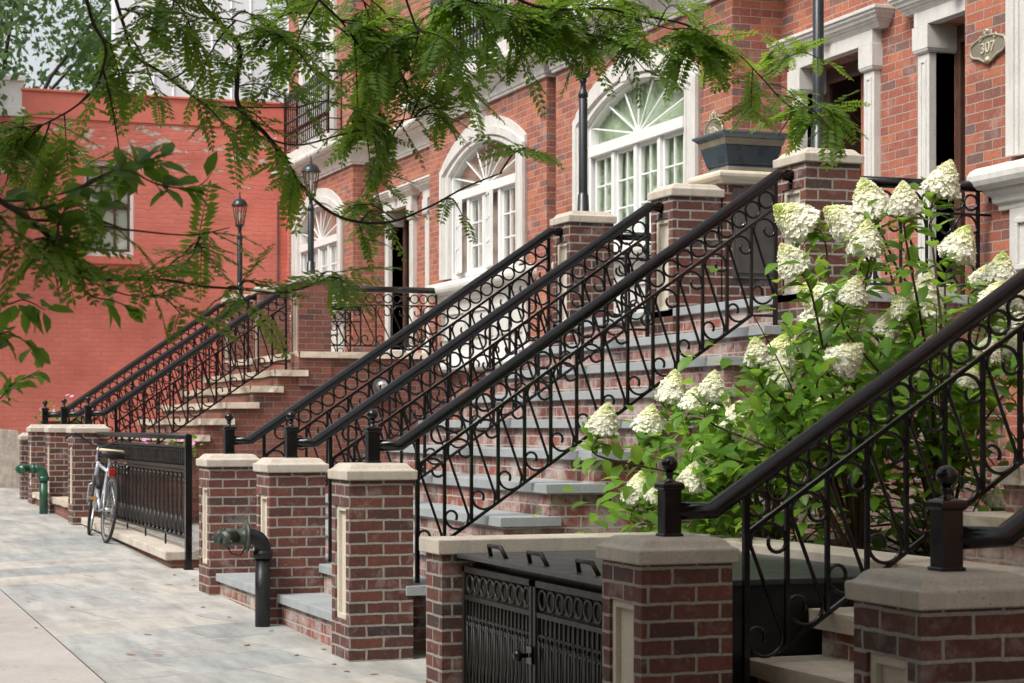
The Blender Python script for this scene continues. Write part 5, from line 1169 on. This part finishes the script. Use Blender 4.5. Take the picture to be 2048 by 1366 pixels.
# ---- trees farther up the street
def far_tree(x, y, h, rad, label, n_, mat, seed, ls=.16, zc=None):
    rnd = random.Random(seed); t = thing('street_tree', (x,y,gz(min(y,90))), label, 'tree', 'trees farther up the street')
    z0 = gz(min(y,90)); b = MB(); b.tube(curve([Vector((x,y,z0-.1)),Vector((x+.1,y,z0+h*.25)),Vector((x-.05,y+.1,z0+h*.5)),Vector((x+.1,y,z0+h*.85))],5), [.22-.012*i for i in range(16)], 9)
    c = Vector((x,y,z0+(zc or h*.66))); lobes = []
    for k in range(15):
        d = Vector((rnd.gauss(0,1),rnd.gauss(0,1),rnd.gauss(0,.8))).normalized(); q = c + Vector((d.x*rad*.72,d.y*rad*.72,d.z*h*.24)); lobes.append((q, rad*rnd.uniform(.28,.5)))
        b.tube([Vector((x,y,z0+h*.38)), Vector((x,y,z0+h*.45)).lerp(q,.5), q], [.07,.045,.02], 5)
    b.build('trunk', M['bark'], t); lf = MB(); tl_ = []
    for k in range(n_):
        q, r_ = lobes[k % len(lobes)]; d = Vector((rnd.gauss(0,1),rnd.gauss(0,1),rnd.gauss(0,1))).normalized(); p = q + d*r_*(rnd.random()**.4)
        n = (d + Vector((rnd.gauss(0,.6),rnd.gauss(0,.6),rnd.gauss(.4,.6)))).normalized(); u = n.orthogonal().normalized(); a = rnd.uniform(0,6.28); u2 = (u*math.cos(a)+n.cross(u)*math.sin(a)); v = n.cross(u2); s = ls*rnd.uniform(.6,1.3)
        lf.add([p-u2*s*.5, p+v*s*.28, p+u2*s*.5, p-v*s*.28], [(0,1,2,3)]); tl_.append(rnd.random())
    lf.uv = tl_; lf.build('crown', mat, t)
far_tree(1.4, 37.5, 8.2, 2.5, 'leafy kerbside tree at the left edge, beyond the red building corner', 9000, M['far_leaf'], 3, .15, 6.6)
far_tree(.3, 31.0, 8.6, 2.9, 'leafy kerbside tree just left of the red building', 9000, M['far_leaf'], 5, .16, 6.4)
far_tree(.6, 43.0, 9.5, 3.2, 'tall kerbside tree farthest up the street', 8000, M['far_leaf'], 8, .18)
far_tree(4.4, 45.5, 14.5, 4.0, 'tall leafy tree behind the red roof, left of the white metal cladding', 14000, M['far_leaf'], 11, .20, 9.3)

# ---- hydrangea
hy = thing('hydrangea_bush', (5.6, 8.9, 1.0), 'tall hydrangea bush with big cone shaped cream flower heads behind the near railing', 'shrub')
def bloom_mesh(seed, nf, open_):
    rnd = random.Random(seed); b = MB(); tt = []
    for k in range(nf):
        h = rnd.random()**.85; a = rnd.uniform(0,6.283); r_ = (.084*max(0,1-h**1.35)**.78*(1 if h > .15 else .55+h*3)) * rnd.uniform(.80,1.10); z = -.055+.158*h
        p = Vector((r_*math.cos(a), r_*math.sin(a), z)); n = Vector((math.cos(a)*(1-h*.6), math.sin(a)*(1-h*.6), .25+h*.6)).normalized()
        n = (n + Vector((rnd.gauss(0,.3),rnd.gauss(0,.3),rnd.gauss(0,.3)))).normalized(); u = n.orthogonal().normalized(); v = n.cross(u); ro = rnd.uniform(0,1.57); s = .0118*rnd.uniform(.75,1.25)*(1-.45*max(0,h-.7)/.3)
        for q in range(4):
            c = ro+q*1.571; e = u*math.cos(c)+v*math.sin(c); f = u*math.cos(c+1.571)+v*math.sin(c+1.571)
            b.add([p, p+e*s*.6+f*s*.55+n*.001, p+e*s*1.15+n*.004, p+e*s*.6-f*s*.55+n*.001], [(0,1,2,3)]); tt.append(min(1,max(0,(h-.45)*1.5*open_+rnd.uniform(-.12,.25))))
    pr = [(.0005,-.05),(.040,-.045),(.062,-.02),(.062,.01),(.048,.04),(.028,.066),(.0005,.08)]; b.lathe(pr, (0,0,0), 12); tt += [.1]*(len(b.f)-len(tt))
    b.uv = tt; return b
protos = []
blooms = [(1885,368,62,.3,.1),(1740,408,68,-.35,.5),(1808,407,56,-.1,.2),(1593,443,70,-1.0,.9),(1688,443,62,-1.0,.5),(1733,487,60,0,.4),(1917,497,62,.35,.8),(1585,525,56,-.6,.3),(1640,600,66,-1.0,.9),(1632,640,52,.6,.5),(1705,590,50,.2,.3),(1845,603,74,.2,.1),(1803,618,40,-.5,.5),
    (1775,657,48,.2,.3),(1672,680,62,.3,.3),(1688,722,62,.8,.2),(1597,693,38,.1,.4),(1555,718,66,.3,.9),(1515,710,46,-.2,.5),(1345,782,54,.1,.4),(1425,780,50,.1,.2),(1385,805,42,.2,.3),(1440,812,42,.3,.8),(1208,847,54,.2,.3),(1297,847,50,.2,.5),
    (1470,845,56,.2,.1),(1490,872,52,1.0,.1),(1405,912,56,.2,.1),(1383,962,50,.2,.1),(1277,985,54,.1,.3),(1312,992,34,.4,.3),(1665,805,48,.6,.1),(1598,808,32,.2,.7),(1782,800,42,.4,.1),(1772,880,44,.2,.6),(1530,885,34,.3,.1),(1560,762,40,.2,1),(1550,805,30,.1,.3),
    (2000,548,56,.1,.8),(1988,600,54,.4,.3),(2012,640,58,-.3,.2),(1975,705,46,.3,.2),(2030,600,46,.2,.3),(1900,690,42,.3,.3),(1940,760,40,.2,.6),(1962,560,40,.3,.4),(1830,740,36,.3,.2),(2035,700,44,.1,.2),(1720,1000,30,.2,.6),(1990,1000,34,.2,.4),(1860,1010,30,.2,.4)]
stems = MB(); lf = MB(); tl_ = []; rnd = random.Random(21)
roots = [Vector((5.55,8.75,.98)), Vector((5.75,9.1,.98)), Vector((5.2,9.0,.98)), Vector((6.2,8.8,.98)), Vector((5.0,9.6,.98)), Vector((6.6,9.0,.98))]
ends = []
for i, (x, y, s, tilt, lime) in enumerate(blooms):
    d = 10.05 + .55*math.sin(i*2.4) + (.5 if y > 760 else 0) + (.4 if x < 1500 else 0) + (.25 if x > 1930 else 0)
    p = at(x, y, d); sc = s/F*d/.132
    ax = (Vector((CT,-ST,0))*math.sin(tilt) + Vector((0,0,1))*math.cos(tilt) + Vector((-.1,-.35,0))*.5).normalized()
    q = Vector((0,0,1)).rotation_difference(ax) @ Matrix.Rotation(i*1.3, 3, 'Z').to_quaternion()
    k = (0 if lime < .35 else 1 if lime < .7 else 2)
    b = bloom_mesh(100+i, int(640 if sc > .6 else 380), .35+lime*.9); b.v = [tuple(q @ (Vector(v)*sc) + p) for v in b.v]
    b.build('flower_head', M['petal'], hy)
    e = p - ax*.05*sc; ends.append(e); ro = min(roots, key=lambda r: (r.xy-e.xy).length + rnd.uniform(0,.8)); h = e.z-ro.z
    mid = ro.lerp(e, .5) + Vector((0,0,.16*h)) ; C = curve([ro, ro.lerp(mid,.5)+Vector((0,0,.1*h)), mid, e-ax*.12, e], 6); n_ = len(C)
    stems.tube(C, [.011*(1-.72*j/(n_-1)) for j in range(n_)], 6)
    L_ = len(C)
    for j in range(7, L_-1):
        for sg in range(2 if rnd.random() < .75 else 3):
            t = (C[j+1]-C[j]).normalized(); a = sg*3.14+j*1.57+rnd.uniform(-.4,.4); u = t.orthogonal().normalized(); v = t.cross(u); o = u*math.cos(a)+v*math.sin(a)
            dr = (o*.9 + t*.5 + Vector((-.05,-.12,rnd.uniform(-.35,.05)))).normalized(); ln = rnd.uniform(.085,.14)
            leaf_quad(lf, C[j]+o*.012, dr, (Vector((-.2,-.3,1))+t*.2).normalized(), ln, ln*.52, tl_, rnd.random(), .3)
for k in range(1750):                                     # the leafy body between the flowering shoots
    e = ends[rnd.randrange(len(ends))]; f = ends[rnd.randrange(len(ends))]
    p = e.lerp(f, rnd.random()*.5) + Vector((rnd.gauss(0,.14),rnd.gauss(.12,.28),rnd.gauss(-.28,.20)))
    if p.z < 1.02: p.z = 1.02 + abs(rnd.gauss(0,.35))
    if p.x > 7.4: continue
    if p.y > 11.0: p.y = 11.0 - rnd.random()*.4
    if p.y < 7.6: p.y = 7.6 + rnd.random()*.4
    if (p.z-1.0) > 1.15 and rnd.random() < .62: continue
    dr = Vector((rnd.gauss(-.2,.7),rnd.gauss(-.35,.7),rnd.gauss(-.25,.35))).normalized(); ln = rnd.uniform(.08,.14); leaf_quad(lf, p, dr, Vector((rnd.gauss(-.2,.3),rnd.gauss(-.25,.3),1)).normalized(), ln, ln*.52, tl_, rnd.random(), .3)
for k in range(70):                                       # bare inner twigs
    ro = roots[rnd.randrange(len(roots))]; e = ends[rnd.randrange(len(ends))]; en = ro.lerp(e, rnd.uniform(.4,.9))+Vector((rnd.gauss(0,.2),rnd.gauss(.1,.2),rnd.gauss(-.1,.2)))
    stems.tube(curve([ro+Vector((rnd.gauss(0,.08),rnd.gauss(0,.08),0)), ro.lerp(en,.5)+Vector((0,0,.12)), en],5), [.006-.0004*j for j in range(11)], 5)
for ro in roots[:4]: stems.tube(curve([ro-Vector((0,0,.1)), ro+Vector((.03,.02,.4)), ro+Vector((-.06,.05,.9))],5), [.022-.001*j for j in range(11)], 8)
stems.build('stems', M['twig'], hy); lf.uv = tl_; lf.build('foliage', M['bush_leaf'], hy)

# ---- petunias in the far areaway
def petunia(p, sp, n_, label, seed):
    rnd = random.Random(seed); t = thing('flower_box', p, label, 'flower box'); b = MB(); lf = MB(); tl_ = []
    q = MB(); q.stack(p.x-sp*.5,p.x+sp*.5,p.y-.12,p.y+.12,[(0,p.z-.22),(.02,p.z-.02),(.03,p.z)]); q.build('box', M['dark_wood'], t)
    for k in range(n_):
        c = p + Vector((rnd.uniform(-sp*.55,sp*.55), rnd.gauss(0,.09), .04+abs(rnd.gauss(0,.09)))); n = Vector((rnd.gauss(-.3,.4),rnd.gauss(-.6,.4),.7)).normalized(); u = n.orthogonal().normalized(); v = n.cross(u); r_ = rnd.uniform(.022,.034)
        if k % 2: b.add([c+(u*math.cos(a)+v*math.sin(a))*r_*(1+.12*math.cos(5*a)) for a in [2*math.pi*i/10 for i in range(10)]] + [c-n*.015], [(i,(i+1)%10,10) for i in range(10)])
        for j in range(4): leaf_quad(lf, c+Vector((rnd.gauss(0,.04),rnd.gauss(0,.04),rnd.gauss(-.05,.04))), Vector((rnd.gauss(0,1),rnd.gauss(-.3,1),rnd.gauss(-.2,.5))), n, .06, .035, tl_, rnd.random())
    b.build('blossoms', M['pink_petal'], t); lf.uv = tl_; lf.build('foliage', M['bush_leaf'], t)
p = at(92,833,26.1); petunia(Vector((p.x+.25,p.y+.3,p.z-.06)), .55, 30, 'box of pink petunias behind the farthest newel post', 1)
p = at(330,838,22.9); petunia(Vector((p.x-.15,22.2,p.z-.40)), .7, 30, 'box of pink and purple petunias behind the iron fence and handlebars', 2)

# ---- fallen leaves on the flags
rnd = random.Random(4)
for (x, y) in ((72,1258),(140,1145),(285,1270),(225,1120),(262,1180),(330,1170),(455,1235),(500,1290),(620,1262),(595,1310),(330,1312),(140,1215),(250,1310),(120,1075),(410,1215),(60,1205),(382,1172),(392,1160),(640,1275),(668,1330),(655,1300),(548,1262),(180,1085),(255,1095),(300,1120),(350,1150),(30,1040),(700,1345),(760,1350),(565,1248)):
    u = (x-CX)/F; dpt = (EYE-.153)/((y-HY)/F + .0164*(CT-u*ST)); p = at(x,y,dpt); p.z = gz(p.y)+.008
    b = MB(); tt = []; leaf_quad(b, p, Vector((rnd.gauss(0,1),rnd.gauss(0,1),.05)), Vector((0,0,1)), rnd.uniform(.04,.08), .03, tt, 0, -.3); b.uv = tt
    tag(b.build('fallen_leaf', M['dead_leaf']), 'small dry brown leaf lying on the stone pavement', 'leaf', 'fallen leaves on the pavement')
for o in bpy.data.objects:
    if o.type == 'MESH' and o.parent is None and 'category' not in o and 'kind' not in o: o['kind'] = 'structure'
